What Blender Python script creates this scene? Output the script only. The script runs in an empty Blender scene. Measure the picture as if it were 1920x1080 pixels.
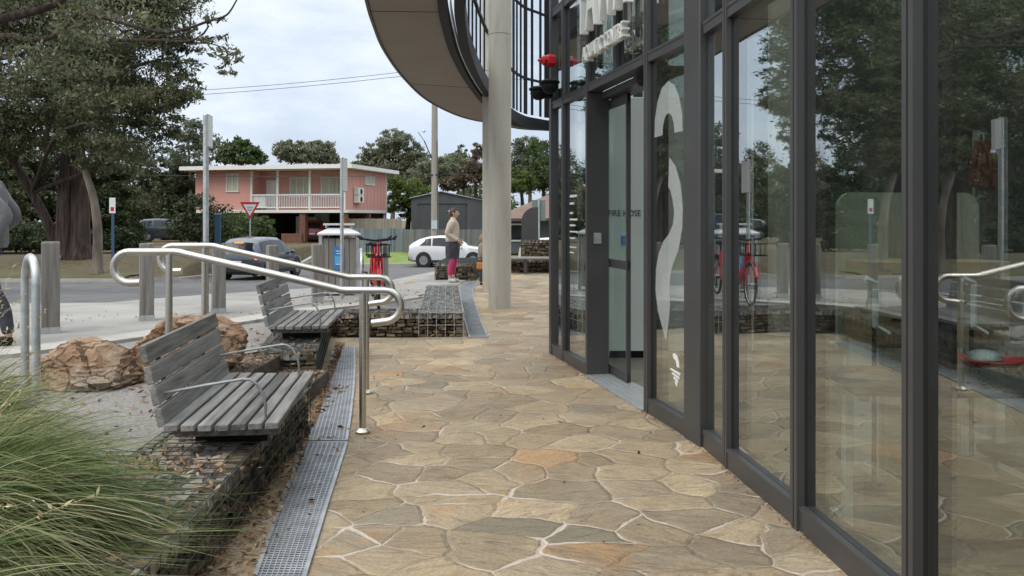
import bpy, bmesh, math, random
import numpy as np
from mathutils import Vector, Matrix, noise as mnoise
R = math.radians
random.seed(7); RNG = np.random.default_rng(7)
S = bpy.context.scene
COL = S.collection
F = 1600.0; HZ = 410.0; EYE = 1.45        # focal length and horizon in photo pixels, eye height

def gp(px, py, z=0.0):
    y = (EYE - z) * F / (py - HZ)
    return ((px - 960) / F * y, y)
def dp(px, py, y):
    return Vector(((px - 960) / F * y, y, EYE - (py - HZ) / F * y))

# ------------------------------------------------------------------ materials
MATS = {}
def nd(nt, t, **kw):
    n = nt.nodes.new(t)
    for k, v in kw.items():
        setattr(n, k, v)
    return n
def ramp(nt, fac, stops, interp='LINEAR'):
    r = nd(nt, 'ShaderNodeValToRGB'); r.color_ramp.interpolation = interp
    e = r.color_ramp.elements
    while len(e) < len(stops): e.new(0.5)
    for i, (p, c) in enumerate(stops):
        e[i].position = p; e[i].color = (*c, 1) if len(c) == 3 else c
    if fac is not None: nt.links.new(fac, r.inputs[0])
    return r.outputs[0]
def mth(nt, op, a, b=None, c=None, clamp=False):
    m = nd(nt, 'ShaderNodeMath', operation=op); m.use_clamp = clamp
    for i, v in enumerate((a, b, c)):
        if v is None: continue
        if isinstance(v, (int, float)): m.inputs[i].default_value = v
        else: nt.links.new(v, m.inputs[i])
    return m.outputs[0]
def mix(nt, fac, a, b, mode='MIX'):
    m = nd(nt, 'ShaderNodeMix', data_type='RGBA', blend_type=mode)
    for s, v in ((m.inputs[0], fac), (m.inputs[6], a), (m.inputs[7], b)):
        if isinstance(v, (int, float)): s.default_value = v
        elif isinstance(v, tuple): s.default_value = (*v, 1)
        else: nt.links.new(v, s)
    return m.outputs[2]
def noise(nt, vec, scale, detail=5, rough=.55, dist=0, dim='3D'):
    n = nd(nt, 'ShaderNodeTexNoise', noise_dimensions=dim)
    n.inputs['Scale'].default_value = scale; n.inputs['Detail'].default_value = detail
    n.inputs['Roughness'].default_value = rough; n.inputs['Distortion'].default_value = dist
    if vec is not None: nt.links.new(vec, n.inputs['Vector'])
    return n
def new_mat(name):
    m = bpy.data.materials.new(name); m.use_nodes = True
    nt = m.node_tree
    b = nt.nodes['Principled BSDF']
    MATS[name] = m
    return m, nt, b
def mat(name, cols, scale=4, rough=.6, metal=0, bump=0, bscale=None, island=0, stretch=(1, 1, 1), detail=6, lo=.3, hi=.7, spec=.5, coat=0, bdist=.01):
    m, nt, b = new_mat(name)
    tc = nd(nt, 'ShaderNodeTexCoord'); mp = nd(nt, 'ShaderNodeMapping')
    mp.inputs['Scale'].default_value = stretch
    nt.links.new(tc.outputs['Object'], mp.inputs[0])
    n = noise(nt, mp.outputs[0], scale, detail)
    fac = n.outputs['Fac']
    if island:
        g = nd(nt, 'ShaderNodeNewGeometry')
        w = mth(nt, 'MULTIPLY', mth(nt, 'SUBTRACT', g.outputs['Random Per Island'], .5), island * .7)
        fac = mth(nt, 'ADD', mth(nt, 'ADD', mth(nt, 'MULTIPLY', mth(nt, 'SUBTRACT', fac, .5), 1 - .4 * island), .5), w)
    k = len(cols)
    stops = [(lo + (hi - lo) * i / max(1, k - 1), c) for i, c in enumerate(cols)]
    if k == 1: stops = [(0, tuple(x * .93 for x in cols[0])), (1, tuple(min(1, x * 1.07) for x in cols[0]))]
    nt.links.new(ramp(nt, fac, stops), b.inputs['Base Color'])
    b.inputs['Roughness'].default_value = rough; b.inputs['Metallic'].default_value = metal
    b.inputs['Specular IOR Level'].default_value = spec
    b.inputs['Coat Weight'].default_value = coat
    if bump:
        n2 = noise(nt, mp.outputs[0], bscale or scale * 4, 6, .6)
        bp = nd(nt, 'ShaderNodeBump'); bp.inputs['Strength'].default_value = bump; bp.inputs['Distance'].default_value = bdist
        nt.links.new(n2.outputs['Fac'], bp.inputs['Height']); nt.links.new(bp.outputs[0], b.inputs['Normal'])
    return m
def leaf_mat(name, cols, trans=.25, rough=.55):
    m, nt, b = new_mat(name)
    g = nd(nt, 'ShaderNodeNewGeometry')
    tc = nd(nt, 'ShaderNodeTexCoord')
    n = noise(nt, tc.outputs['Object'], .8, 4)
    fac = mth(nt, 'ADD', mth(nt, 'MULTIPLY', g.outputs['Random Per Island'], .45), mth(nt, 'ADD', mth(nt, 'MULTIPLY', mth(nt, 'SUBTRACT', n.outputs['Fac'], .5), 1.1), .27))
    k = len(cols)
    c = ramp(nt, fac, [(.15 + .7 * i / max(1, k - 1), x) for i, x in enumerate(cols)])
    nt.links.new(c, b.inputs['Base Color']); b.inputs['Roughness'].default_value = rough
    b.inputs['Specular IOR Level'].default_value = .3
    t = nd(nt, 'ShaderNodeBsdfTranslucent'); nt.links.new(c, t.inputs[0])
    mx = nd(nt, 'ShaderNodeMixShader'); mx.inputs[0].default_value = trans
    nt.links.new(b.outputs[0], mx.inputs[1]); nt.links.new(t.outputs[0], mx.inputs[2])
    nt.links.new(mx.outputs[0], nt.nodes['Material Output'].inputs[0])
    return m
def glass_mat(name, tint, base=.08, power=4.5, amp=.92, rough=0.0, haze=0):
    m, nt, b = new_mat(name); nt.nodes.remove(b)
    lw = nd(nt, 'ShaderNodeLayerWeight'); lw.inputs[0].default_value = .5
    f = mth(nt, 'ADD', mth(nt, 'MULTIPLY', mth(nt, 'POWER', lw.outputs['Facing'], power), amp), base, clamp=True)
    t = nd(nt, 'ShaderNodeBsdfTransparent'); t.inputs[0].default_value = (*tint, 1)
    g = nd(nt, 'ShaderNodeBsdfGlossy'); g.inputs['Roughness'].default_value = rough
    g.inputs[0].default_value = (.93, .96, .95, 1)
    tc = nd(nt, 'ShaderNodeTexCoord')                       # very slight waviness of the sheet
    n = noise(nt, tc.outputs['Object'], 1.3, 1)
    bp = nd(nt, 'ShaderNodeBump'); bp.inputs['Strength'].default_value = .05; bp.inputs['Distance'].default_value = .01
    nt.links.new(n.outputs['Fac'], bp.inputs['Height']); nt.links.new(bp.outputs[0], g.inputs['Normal'])
    mx = nd(nt, 'ShaderNodeMixShader')
    nt.links.new(f, mx.inputs[0]); nt.links.new(t.outputs[0], mx.inputs[1]); nt.links.new(g.outputs[0], mx.inputs[2])
    df = nd(nt, 'ShaderNodeBsdfDiffuse'); df.inputs[0].default_value = (.5, .48, .44, 1)      # dust and smears on the sheet
    sm = noise(nt, tc.outputs['Object'], 2.2, 7, .7, 1.5); md = nd(nt, 'ShaderNodeMixShader')
    nt.links.new(ramp(nt, sm.outputs['Fac'], [(.45, (.001,) * 3), (.8, (.022,) * 3)]), md.inputs[0])
    nt.links.new(mx.outputs[0], md.inputs[1]); nt.links.new(df.outputs[0], md.inputs[2])
    nt.links.new(md.outputs[0], nt.nodes['Material Output'].inputs[0])
    return m

# ------------------------------------------------------------------ mesh builder
class MB:
    def __init__(s): s.v = []; s.f = []; s.m = []; s.cur = 0
    def add(s, vs, fs):
        o = len(s.v); s.v.extend(tuple(p) for p in vs)
        for f in fs: s.f.append(tuple(i + o for i in f)); s.m.append(s.cur)
        return s
    def hexa(s, c):      # 8 corners: bottom ring 0-3 (ccw), top ring 4-7
        return s.add(c, [(3, 2, 1, 0), (4, 5, 6, 7), (0, 1, 5, 4), (1, 2, 6, 5), (2, 3, 7, 6), (3, 0, 4, 7)])
    def box(s, c, d, rot=None, taper=1.0):
        x, y, z = d[0] / 2, d[1] / 2, d[2] / 2
        cs = [Vector(p) for p in ((-x, -y, -z), (x, -y, -z), (x, y, -z), (-x, y, -z), (-x * taper, -y * taper, z), (x * taper, -y * taper, z), (x * taper, y * taper, z), (-x * taper, y * taper, z))]
        if rot is not None: cs = [rot @ p for p in cs]
        return s.hexa([p + Vector(c) for p in cs])
    def tube(s, pts, r, n=10, caps=True, closed=False):
        pts = [Vector(p) for p in pts]; k = len(pts)
        rs = r if isinstance(r, (list, tuple)) else [r] * k
        tang = []
        for i in range(k):
            if closed: t = pts[(i + 1) % k] - pts[i - 1]
            else: t = pts[min(i + 1, k - 1)] - pts[max(i - 1, 0)]
            tang.append(t.normalized())
        up = Vector((0, 0, 1)) if abs(tang[0].z) < .9 else Vector((1, 0, 0))
        u = tang[0].cross(up).normalized(); vs = []
        for i in range(k):
            t = tang[i]; u = (u - t * u.dot(t)).normalized(); w = t.cross(u)
            for j in range(n):
                a = 2 * math.pi * j / n
                vs.append(pts[i] + (u * math.cos(a) + w * math.sin(a)) * rs[i])
        fs = []
        for i in range(k if closed else k - 1):
            for j in range(n):
                a = i * n + j; b = i * n + (j + 1) % n; i2 = (i + 1) % k
                fs.append((a, b, i2 * n + (j + 1) % n, i2 * n + j))
        if caps and not closed:
            fs.append(tuple(range(n - 1, -1, -1))); fs.append(tuple((k - 1) * n + j for j in range(n)))
        return s.add(vs, fs)
    def prism(s, poly, z0, z1):
        n = len(poly)
        vs = [(x, y, z0) for x, y in poly] + [(x, y, z1) for x, y in poly]
        fs = [tuple(range(n - 1, -1, -1)), tuple(range(n, 2 * n))] + [(i, (i + 1) % n, n + (i + 1) % n, n + i) for i in range(n)]
        return s.add(vs, fs)
    def extr(s, poly3, off):        # polygon in 3-D pushed along a vector
        n = len(poly3); off = Vector(off)
        vs = [Vector(p) for p in poly3] + [Vector(p) + off for p in poly3]
        return s.add(vs, [tuple(range(n)), tuple(range(2 * n - 1, n - 1, -1))] + [((i + 1) % n, i, n + i, n + (i + 1) % n) for i in range(n)])
    def lathe(s, prof, n=16, c=(0, 0, 0), M=None):
        vs = []
        for r, z in prof:
            for j in range(n):
                a = 2 * math.pi * j / n; p = Vector((r * math.cos(a), r * math.sin(a), z))
                if M is not None: p = M @ p
                vs.append(p + Vector(c))
        fs = [(i * n + j, i * n + (j + 1) % n, (i + 1) * n + (j + 1) % n, (i + 1) * n + j) for i in range(len(prof) - 1) for j in range(n)]
        fs += [tuple(range(n - 1, -1, -1)), tuple((len(prof) - 1) * n + j for j in range(n))]
        return s.add(vs, fs)
    def ell(s, c, r, seg=14, ring=9, M=None):
        prof = []
        vs = []
        for i in range(ring + 1):
            th = math.pi * i / ring
            for j in range(seg):
                a = 2 * math.pi * j / seg
                p = Vector((r[0] * math.sin(th) * math.cos(a), r[1] * math.sin(th) * math.sin(a), -r[2] * math.cos(th)))
                if M is not None: p = M @ p
                vs.append(p + Vector(c))
        fs = [(i * seg + j, i * seg + (j + 1) % seg, (i + 1) * seg + (j + 1) % seg, (i + 1) * seg + j) for i in range(ring) for j in range(seg)]
        return s.add(vs, fs)
    def build(s, name, mats, parent=None, smooth=False, off=None, bevel=0, M=None, angle=40):
        me = bpy.data.meshes.new(name)
        vs = s.v
        if off is not None: vs = [(x - off[0], y - off[1], z - off[2]) for x, y, z in vs]
        me.from_pydata(vs, [], s.f)
        mats = mats if isinstance(mats, (list, tuple)) else [mats]
        for m in mats: me.materials.append(m)
        if len(mats) > 1: me.polygons.foreach_set('material_index', s.m)
        if bevel:
            bm = bmesh.new(); bm.from_mesh(me)
            es = [e for e in bm.edges if len(e.link_faces) == 2 and e.calc_face_angle(0) > .6]
            bmesh.ops.bevel(bm, geom=es, offset=bevel, segments=1, affect='EDGES', clamp_overlap=True)
            bm.to_mesh(me); bm.free()
        me.update()
        if smooth:
            me.polygons.foreach_set('use_smooth', [True] * len(me.polygons))
            me.set_sharp_from_angle(angle=R(angle))
        o = bpy.data.objects.new(name, me); COL.objects.link(o)
        if parent is not None: o.parent = parent
        return o
def tag(o, label=None, cat=None, group=None, kind=None):
    if label: o['label'] = label
    if cat: o['category'] = cat
    if group: o['group'] = group
    if kind: o['kind'] = kind
    return o
def thing(name, label, cat, loc=(0, 0, 0), rz=0, group=None):
    o = bpy.data.objects.new(name, None); COL.objects.link(o)
    o.location = loc; o.rotation_euler = (0, 0, rz); o.empty_display_size = .2
    return tag(o, label, cat, group)
def kids(o): return [c for c in bpy.data.objects if c.parent == o]
def copy_tree(o, parent=None):
    c = o.copy(); COL.objects.link(c)
    if parent is not None: c.parent = parent
    for ch in kids(o): copy_tree(ch, c)
    return c
def dup(o, loc, rz=None, label=None):
    c = copy_tree(o); c.location = loc
    if rz is not None: c.rotation_euler = (0, 0, rz)
    if label: c['label'] = label
    return c
def np_mesh(name, verts, quads, m, parent=None):
    me = bpy.data.meshes.new(name)
    nv, nq = len(verts), len(quads); k = quads.shape[1]
    me.vertices.add(nv); me.vertices.foreach_set('co', verts.astype(np.float32).ravel())
    me.loops.add(nq * k); me.loops.foreach_set('vertex_index', quads.astype(np.int32).ravel())
    me.polygons.add(nq); me.polygons.foreach_set('loop_start', np.arange(0, nq * k, k, dtype=np.int32))
    me.update(calc_edges=True); me.validate()
    me.materials.append(m)
    o = bpy.data.objects.new(name, me); COL.objects.link(o)
    if parent is not None: o.parent = parent
    return o
def unit(a): return a / np.maximum(1e-9, np.linalg.norm(a, axis=1, keepdims=True))
def leaf_cloud(centers, size, droop=.4, flat=.0, ratio=.4, rng=RNG):
    n = len(centers)
    d = rng.normal(size=(n, 3)); d[:, 2] = d[:, 2] * (1 - flat) - droop
    a = unit(d)
    q = unit(rng.normal(size=(n, 3))); b = unit(np.cross(a, q))
    L = size * np.clip(rng.lognormal(-.05, .42, (n, 1)), .35, 2.2); W = L * ratio * rng.uniform(.7, 1.2, (n, 1))
    v = np.stack([centers - a * L / 2, centers + b * W / 2, centers + a * L / 2, centers - b * W / 2], 1).reshape(-1, 3)
    return v, np.arange(4 * n).reshape(n, 4)
def text_mb(mb, body, O, U, V, N, height, depth, width=None):
    """Raised lettering: O origin (baseline left), U along, V up, N outward."""
    cu = bpy.data.curves.new('lettering', 'FONT'); cu.body = body; cu.size = 1; cu.extrude = .5
    cu.resolution_u = 3
    o = bpy.data.objects.new('lettering', cu); COL.objects.link(o)
    dg = bpy.context.evaluated_depsgraph_get(); dg.update()
    me = bpy.data.meshes.new_from_object(o.evaluated_get(dg))
    co = [v.co.copy() for v in me.vertices]
    caps = [c for c in co]
    x0 = min(c.x for c in co); x1 = max(c.x for c in co); y1 = max(c.y for c in co); y0 = min(c.y for c in co)
    sy = height / (y1 - max(y0, -.02)) if y0 > -.05 else height / y1
    sx = sy if width is None else width / (x1 - x0)
    O, U, V, N = Vector(O), Vector(U), Vector(V), Vector(N)
    mb.add([O + U * ((c.x - x0) * sx) + V * (c.y * sy) + N * ((c.z + .5) * depth) for c in co], [tuple(p.vertices) for p in me.polygons])
    bpy.data.objects.remove(o); bpy.data.curves.remove(cu); bpy.data.meshes.remove(me)
    return mb

# ------------------------------------------------------------------ terrain
PROF = [(-60, .3), (10.6, .3), (14, .2), (30, -.8), (46, -1.2), (48.6, -1.2), (51, -1.0), (57, -.4), (75, 0), (400, .6)]
def prof(y):
    for (a, za), (b, zb) in zip(PROF, PROF[1:]):
        if y <= b: return za + (zb - za) * (y - a) / (b - a) if y > a else za
    return PROF[-1][1]
def sst(a, b, x):
    t = min(1, max(0, (x - a) / (b - a))); return t * t * (3 - 2 * t)
def H(x, y):
    z = prof(y)
    if y > 30:                                         # raised verge under the gum trees
        w = (1 - sst(-12.6, -12.2, x)) * sst(30.6, 30.9, y) * (1 - sst(60, 80, y))
        z = z * (1 - w) + (-.62 + .46 * sst(31.3, 34.3, y)) * w
    if y < 40:                                         # paved court is level
        e = sst(14.6, 16.5, y); xa = -.95 - .09 * max(0, y - 10.4) * (1 - e) * (1 if y < 14.8 else 1); w = (sst(xa - .1, xa + .1, x) * (1 - e) + sst(-2.9, -2.0, x) * e) * (1 - sst(23, 34, y)) * (1 if y > 10.4 else 0)
        z = z * (1 - w)
    return z
def hit(px, py):
    """where the sight line of a photo pixel meets the terrain"""
    y = 3.0
    while y < 200:
        x = (px - 960) / F * y
        if EYE - (py - HZ) / F * y <= H(x, y): return (x, y)
        y += .05
    return ((px - 960) / F * 200, 200)
def sheet(name, poly, m, dz=0.0, zfun=None, step=1.0, thick=0):
    """a sheet with the given plan outline, draped over the terrain"""
    bm = bmesh.new()
    vs = [bm.verts.new((x, y, 0)) for x, y in poly]
    bm.faces.new(vs)
    ys = [p[1] for p in poly]; xs = [p[0] for p in poly]
    def cuts(lo, hi, st, no):
        t = lo + st
        while t < hi:
            co = (0, t, 0) if no[1] else (t, 0, 0)
            bmesh.ops.bisect_plane(bm, geom=bm.verts[:] + bm.edges[:] + bm.faces[:], plane_co=co, plane_no=no); t += st
    cuts(min(ys), max(ys), step, (0, 1, 0)); cuts(min(xs), max(xs), step * 2, (1, 0, 0))
    zf = zfun or H
    for v in bm.verts: v.co.z = zf(v.co.x, v.co.y) + dz
    bmesh.ops.triangulate(bm, faces=bm.faces[:])
    for f in bm.faces:
        if f.normal.z < 0: f.normal_flip()
    if thick:
        r = bmesh.ops.extrude_face_region(bm, geom=bm.faces[:])
        for g in r['geom']:
            if isinstance(g, bmesh.types.BMVert): g.co.z -= thick
        bmesh.ops.recalc_face_normals(bm, faces=bm.faces[:])
    me = bpy.data.meshes.new(name); bm.to_mesh(me); bm.free(); me.materials.append(m)
    o = bpy.data.objects.new(name, me); COL.objects.link(o)
    o['kind'] = 'structure'
    return o

def skin_mesh(verts, edges, radii, level=1):
    me = bpy.data.meshes.new('skin'); me.from_pydata(verts, edges, [])
    o = bpy.data.objects.new('skin', me); COL.objects.link(o)
    o.modifiers.new('s', 'SKIN')
    if not me.skin_vertices: me.attributes
    for i, d in enumerate(me.skin_vertices[0].data):
        r = radii[i]; d.radius = (r, r) if not isinstance(r, tuple) else r
        d.use_root = (i == 0)
    sd = o.modifiers.new('d', 'SUBSURF'); sd.levels = level; sd.render_levels = level
    dg = bpy.context.evaluated_depsgraph_get(); dg.update()
    out = bpy.data.meshes.new_from_object(o.evaluated_get(dg))
    bpy.data.objects.remove(o); bpy.data.meshes.remove(me)
    return out
def skin_obj(name, chains, m, parent, level=1):
    """chains: lists of (x,y,z,r); points that coincide are shared"""
    vs, rs, es, idx = [], [], [], {}
    for ch in chains:
        prev = None
        for p in ch:
            k = tuple(round(c, 4) for c in p[:3])
            if k not in idx: idx[k] = len(vs); vs.append(p[:3]); rs.append(p[3])
            if prev is not None and prev != idx[k] and (prev, idx[k]) not in es: es.append((prev, idx[k]))
            prev = idx[k]
    me = skin_mesh(vs, es, rs, level)
    me.materials.clear(); me.materials.append(m)
    me.polygons.foreach_set('use_smooth', [True] * len(me.polygons))
    o = bpy.data.objects.new(name, me); COL.objects.link(o); o.parent = parent
    return o
# ------------------------------------------------------------------ materials used everywhere
def paving_mat():
    m, nt, b = new_mat('crazy_paving')
    tc = nd(nt, 'ShaderNodeTexCoord'); L = nt.links
    n1 = noise(nt, tc.outputs['Object'], 1.7, 2); n2 = noise(nt, tc.outputs['Object'], 9, 3)
    def vsub(n, a):
        s = nd(nt, 'ShaderNodeVectorMath', operation='MULTIPLY_ADD'); L.new(n.outputs['Color'], s.inputs[0])
        s.inputs[1].default_value = (a, a, 0); s.inputs[2].default_value = (-a / 2, -a / 2, 0); return s.outputs[0]
    ad = nd(nt, 'ShaderNodeVectorMath', operation='ADD'); L.new(vsub(n1, .26), ad.inputs[0]); L.new(vsub(n2, .05), ad.inputs[1])
    a2 = nd(nt, 'ShaderNodeVectorMath', operation='ADD'); L.new(ad.outputs[0], a2.inputs[0]); L.new(tc.outputs['Object'], a2.inputs[1])
    mp = nd(nt, 'ShaderNodeMapping'); mp.inputs['Scale'].default_value = (1, 1.06, 1); mp.inputs['Rotation'].default_value = (0, 0, .35); L.new(a2.outputs[0], mp.inputs[0])
    def vor(feat):
        v = nd(nt, 'ShaderNodeTexVoronoi', voronoi_dimensions='2D', feature=feat); v.inputs['Scale'].default_value = 3.1
        v.inputs['Randomness'].default_value = .95; L.new(mp.outputs[0], v.inputs['Vector']); return v
    ve = vor('DISTANCE_TO_EDGE'); vc = vor('F1')
    wn = noise(nt, tc.outputs['Object'], 2.1, 2)
    wd = ramp(nt, wn.outputs['Fac'], [(.39, (.0005,) * 3), (.52, (.010,) * 3), (.66, (.036,) * 3)])
    sp = nd(nt, 'ShaderNodeSeparateXYZ'); L.new(tc.outputs['Object'], sp.inputs[0])       # wider pointing at the near end of the court
    near = nd(nt, 'ShaderNodeMapRange'); near.inputs['From Min'].default_value = 4.2; near.inputs['From Max'].default_value = 6.6; near.inputs['To Min'].default_value = 1.3; near.inputs['To Max'].default_value = .62; L.new(sp.outputs['Y'], near.inputs['Value'])
    wd = mth(nt, 'MULTIPLY', wd, near.outputs[0])
    d = mth(nt, 'SUBTRACT', wd, ve.outputs['Distance'])
    mortar = mth(nt, 'MULTIPLY', d, 160, clamp=True)
    sc = nd(nt, 'ShaderNodeSeparateColor'); L.new(vc.outputs['Color'], sc.inputs[0])
    base = ramp(nt, sc.outputs[0], [(.0, (.44, .335, .20)), (.2, (.39, .305, .185)), (.36, (.36, .295, .19)), (.5, (.46, .36, .22)), (.66, (.29, .255, .175)), (.75, (.39, .315, .205)), (.9, (.45, .35, .215)), (.972, (.46, .28, .13))], 'CONSTANT')
    big = noise(nt, tc.outputs['Object'], 3.2, 6, .65, .6)
    c = mix(nt, ramp(nt, big.outputs['Fac'], [(.38, (0,) * 3), (.7, (.75,) * 3)]), base, (.30, .225, .155))
    rust = noise(nt, tc.outputs['Object'], 1.6, 5, .6, 1.0)
    c = mix(nt, ramp(nt, rust.outputs['Fac'], [(.57, (0,) * 3), (.66, (.6,) * 3)]), c, (.42, .235, .10))
    # bedding lines of the split sandstone, each stone turned its own way
    rot = nd(nt, 'ShaderNodeVectorRotate', rotation_type='Z_AXIS'); L.new(tc.outputs['Object'], rot.inputs['Vector'])
    L.new(mth(nt, 'SUBTRACT', mth(nt, 'MULTIPLY', sc.outputs[1], 1.5), .75), rot.inputs['Angle'])
    mq = nd(nt, 'ShaderNodeMapping'); mq.inputs['Scale'].default_value = (2.6, 10, 1); L.new(rot.outputs[0], mq.inputs[0])
    st = noise(nt, mq.outputs[0], 1.5, 8, .74, 2.2)
    c = mix(nt, ramp(nt, st.outputs['Fac'], [(.35, (.8,) * 3), (.46, (.24,) * 3), (.57, (0,) * 3)]), c, (.12, .095, .07))
    fine = noise(nt, tc.outputs['Object'], 60, 4, .7)
    c = mix(nt, ramp(nt, fine.outputs['Fac'], [(.36, (.5,) * 3), (.6, (0,) * 3)]), c, (.15, .12, .09))
    val = mth(nt, 'ADD', mth(nt, 'MULTIPLY', sc.outputs[2], .5), .88)
    cv = nd(nt, 'ShaderNodeVectorMath', operation='SCALE'); L.new(c, cv.inputs[0]); L.new(val, cv.inputs['Scale']); c = cv.outputs[0]
    crack = mth(nt, 'MULTIPLY', mth(nt, 'SUBTRACT', .013, ve.outputs['Distance']), 90, clamp=True)
    c = mix(nt, mth(nt, 'MULTIPLY', crack, .5), c, (.07, .055, .04))
    c = mix(nt, mortar, c, mix(nt, fine.outputs['Fac'], (.47, .38, .31), (.68, .59, .52)))
    L.new(c, b.inputs['Base Color'])
    b.inputs['Specular IOR Level'].default_value = .35
    L.new(ramp(nt, big.outputs['Fac'], [(.3, (.62,) * 3), (.7, (.8,) * 3)]), b.inputs['Roughness'])
    edge = mth(nt, 'MULTIPLY', ve.outputs['Distance'], 14, clamp=True)
    hgt = mth(nt, 'ADD', mth(nt, 'ADD', mth(nt, 'MULTIPLY', edge, .9), mth(nt, 'MULTIPLY', st.outputs['Fac'], 1.1)), mth(nt, 'MULTIPLY', fine.outputs['Fac'], .35))
    bp = nd(nt, 'ShaderNodeBump'); bp.inputs['Strength'].default_value = .85; bp.inputs['Distance'].default_value = .016
    L.new(hgt, bp.inputs['Height']); L.new(bp.outputs[0], b.inputs['Normal'])
    return m
M_pave = paving_mat()
M_gravel = mat('gravel', [(.22, .205, .19), (.33, .31, .285), (.43, .40, .37)], 38, .9, bump=1, bscale=70, bdist=.03, detail=8)
M_conc = mat('pale_concrete', [(.215, .205, .19), (.285, .272, .25), (.345, .33, .305)], 1.3, .85, bump=.2, bscale=60, detail=9)
M_kerb = mat('kerb_concrete', [(.36, .335, .30), (.45, .425, .385)], 3, .8, bump=.2, bscale=50)
M_asph = mat('asphalt', [(.075, .075, .078), (.115, .112, .11), (.15, .147, .142)], 2, .9, bump=.4, bscale=120, detail=9)
M_mulch = mat('mulch', [(.075, .055, .03), (.13, .10, .055), (.15, .14, .06)], 5, .95, bump=1, bscale=30, detail=9, bdist=.05)
M_lawn = mat('lawn', [(.10, .155, .03), (.15, .21, .045), (.19, .235, .075)], 1.2, .9, bump=.6, bscale=60, detail=9)
M_frame = mat('charcoal_frame', [(.072, .070, .071), (.084, .082, .082)], 3, .42, .35, spec=.5, bump=.03, bscale=200)
M_dark = mat('black_rubber', [(.012, .012, .013)], 5, .5)
M_steel = mat('brushed_stainless', [(.50, .47, .42), (.60, .57, .52)], 6, .34, 1, stretch=(1, 1, 8), bump=.03, bscale=80)
M_galv = mat('galvanised_steel', [(.36, .38, .38), (.48, .50, .50), (.56, .58, .58)], 14, .5, .75)
M_grate = mat('grate_steel', [(.29, .305, .325), (.41, .425, .445), (.50, .515, .53)], 7, .45, .6)
M_wood = mat('weathered_timber', [(.075, .072, .068), (.19, .182, .17), (.29, .28, .262)], 3.2, .85, bump=.6, bscale=9, stretch=(9, .7, 9), detail=9, island=.35)
M_post = mat('bollard_timber', [(.13, .12, .11), (.22, .205, .185), (.28, .26, .235)], 3, .9, bump=.7, bscale=9, stretch=(8, 8, .6), detail=9)
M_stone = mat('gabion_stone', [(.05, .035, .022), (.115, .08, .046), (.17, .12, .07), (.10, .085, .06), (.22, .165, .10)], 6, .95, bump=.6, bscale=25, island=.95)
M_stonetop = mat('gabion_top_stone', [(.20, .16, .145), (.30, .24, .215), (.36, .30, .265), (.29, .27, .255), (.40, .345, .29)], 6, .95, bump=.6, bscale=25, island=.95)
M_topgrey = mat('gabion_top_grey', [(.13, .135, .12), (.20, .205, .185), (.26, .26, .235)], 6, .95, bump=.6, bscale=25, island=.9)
M_core = mat('stone_core', [(.02, .017, .014)], 5, 1)
M_wire = mat('gabion_wire', [(.055, .07, .066), (.11, .13, .125)], 9, .5, .5)
M_sand = mat('sandstone', [(.17, .09, .05), (.31, .18, .105), (.40, .265, .165), (.48, .37, .27)], 2.6, .95, bump=1, bscale=9, detail=10, bdist=.04, stretch=(1, 1, 1.8))
def rock_mat():
    m, nt, b = new_mat('sandstone_rock'); tc = nd(nt, 'ShaderNodeTexCoord'); L = nt.links
    n = noise(nt, tc.outputs['Object'], 3.4, 8, .62, .5); c = ramp(nt, n.outputs['Fac'], [(.3, (.16, .085, .045)), (.45, (.31, .185, .11)), (.58, (.40, .275, .18)), (.72, (.50, .40, .30))])
    g_ = noise(nt, tc.outputs['Object'], 1.9, 5); c = mix(nt, ramp(nt, g_.outputs['Fac'], [(.5, (0,) * 3), (.66, (.75,) * 3)]), c, (.33, .29, .235))
    v = nd(nt, 'ShaderNodeTexVoronoi', feature='DISTANCE_TO_EDGE'); v.inputs['Scale'].default_value = 4.2
    d = nd(nt, 'ShaderNodeVectorMath', operation='MULTIPLY_ADD'); L.new(n.outputs['Color'], d.inputs[0]); d.inputs[1].default_value = (.35, .35, .35); L.new(tc.outputs['Object'], d.inputs[2]); L.new(d.outputs[0], v.inputs['Vector'])
    cr = ramp(nt, v.outputs['Distance'], [(.0, (1,) * 3), (.035, (0,) * 3)]); c = mix(nt, mth(nt, 'MULTIPLY', cr, .32), c, (.06, .035, .02))
    f = noise(nt, tc.outputs['Object'], 45, 5, .7); c = mix(nt, ramp(nt, f.outputs['Fac'], [(.35, (.45,) * 3), (.55, (0,) * 3)]), c, (.11, .065, .035))
    L.new(c, b.inputs['Base Color']); b.inputs['Roughness'].default_value = .95
    h = mth(nt, 'ADD', mth(nt, 'MULTIPLY', n.outputs['Fac'], 1.2), mth(nt, 'MULTIPLY', f.outputs['Fac'], .4)); h = mth(nt, 'SUBTRACT', h, mth(nt, 'MULTIPLY', cr, .8))
    bp = nd(nt, 'ShaderNodeBump'); bp.inputs['Strength'].default_value = 1; bp.inputs['Distance'].default_value = .03; L.new(h, bp.inputs['Height']); L.new(bp.outputs[0], b.inputs['Normal'])
    return m
M_sand = rock_mat()
M_col = mat('column_concrete', [(.30, .275, .235), (.42, .39, .33), (.46, .43, .37), (.49, .46, .40)], 3.2, .85, bump=.3, bscale=40, detail=10, stretch=(2.2, 2.2, .35), lo=.25, hi=.75)
M_litter = leaf_mat('leaf_litter', [(.10, .055, .03), (.20, .11, .06), (.28, .17, .10), (.36, .27, .18), (.30, .12, .05)], .05, .9)
M_grass = leaf_mat('ornamental_grass', [(.04, .085, .018), (.08, .14, .034), (.13, .18, .055), (.24, .24, .105), (.39, .345, .20), (.47, .415, .27)], .3, .55)
M_black = mat('black_paint', [(.007, .007, .008)], 5, .6, spec=.2)
M_armsteel = mat('dull_galvanised', [(.24, .25, .25), (.36, .37, .37)], 14, .55, .6)
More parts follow.
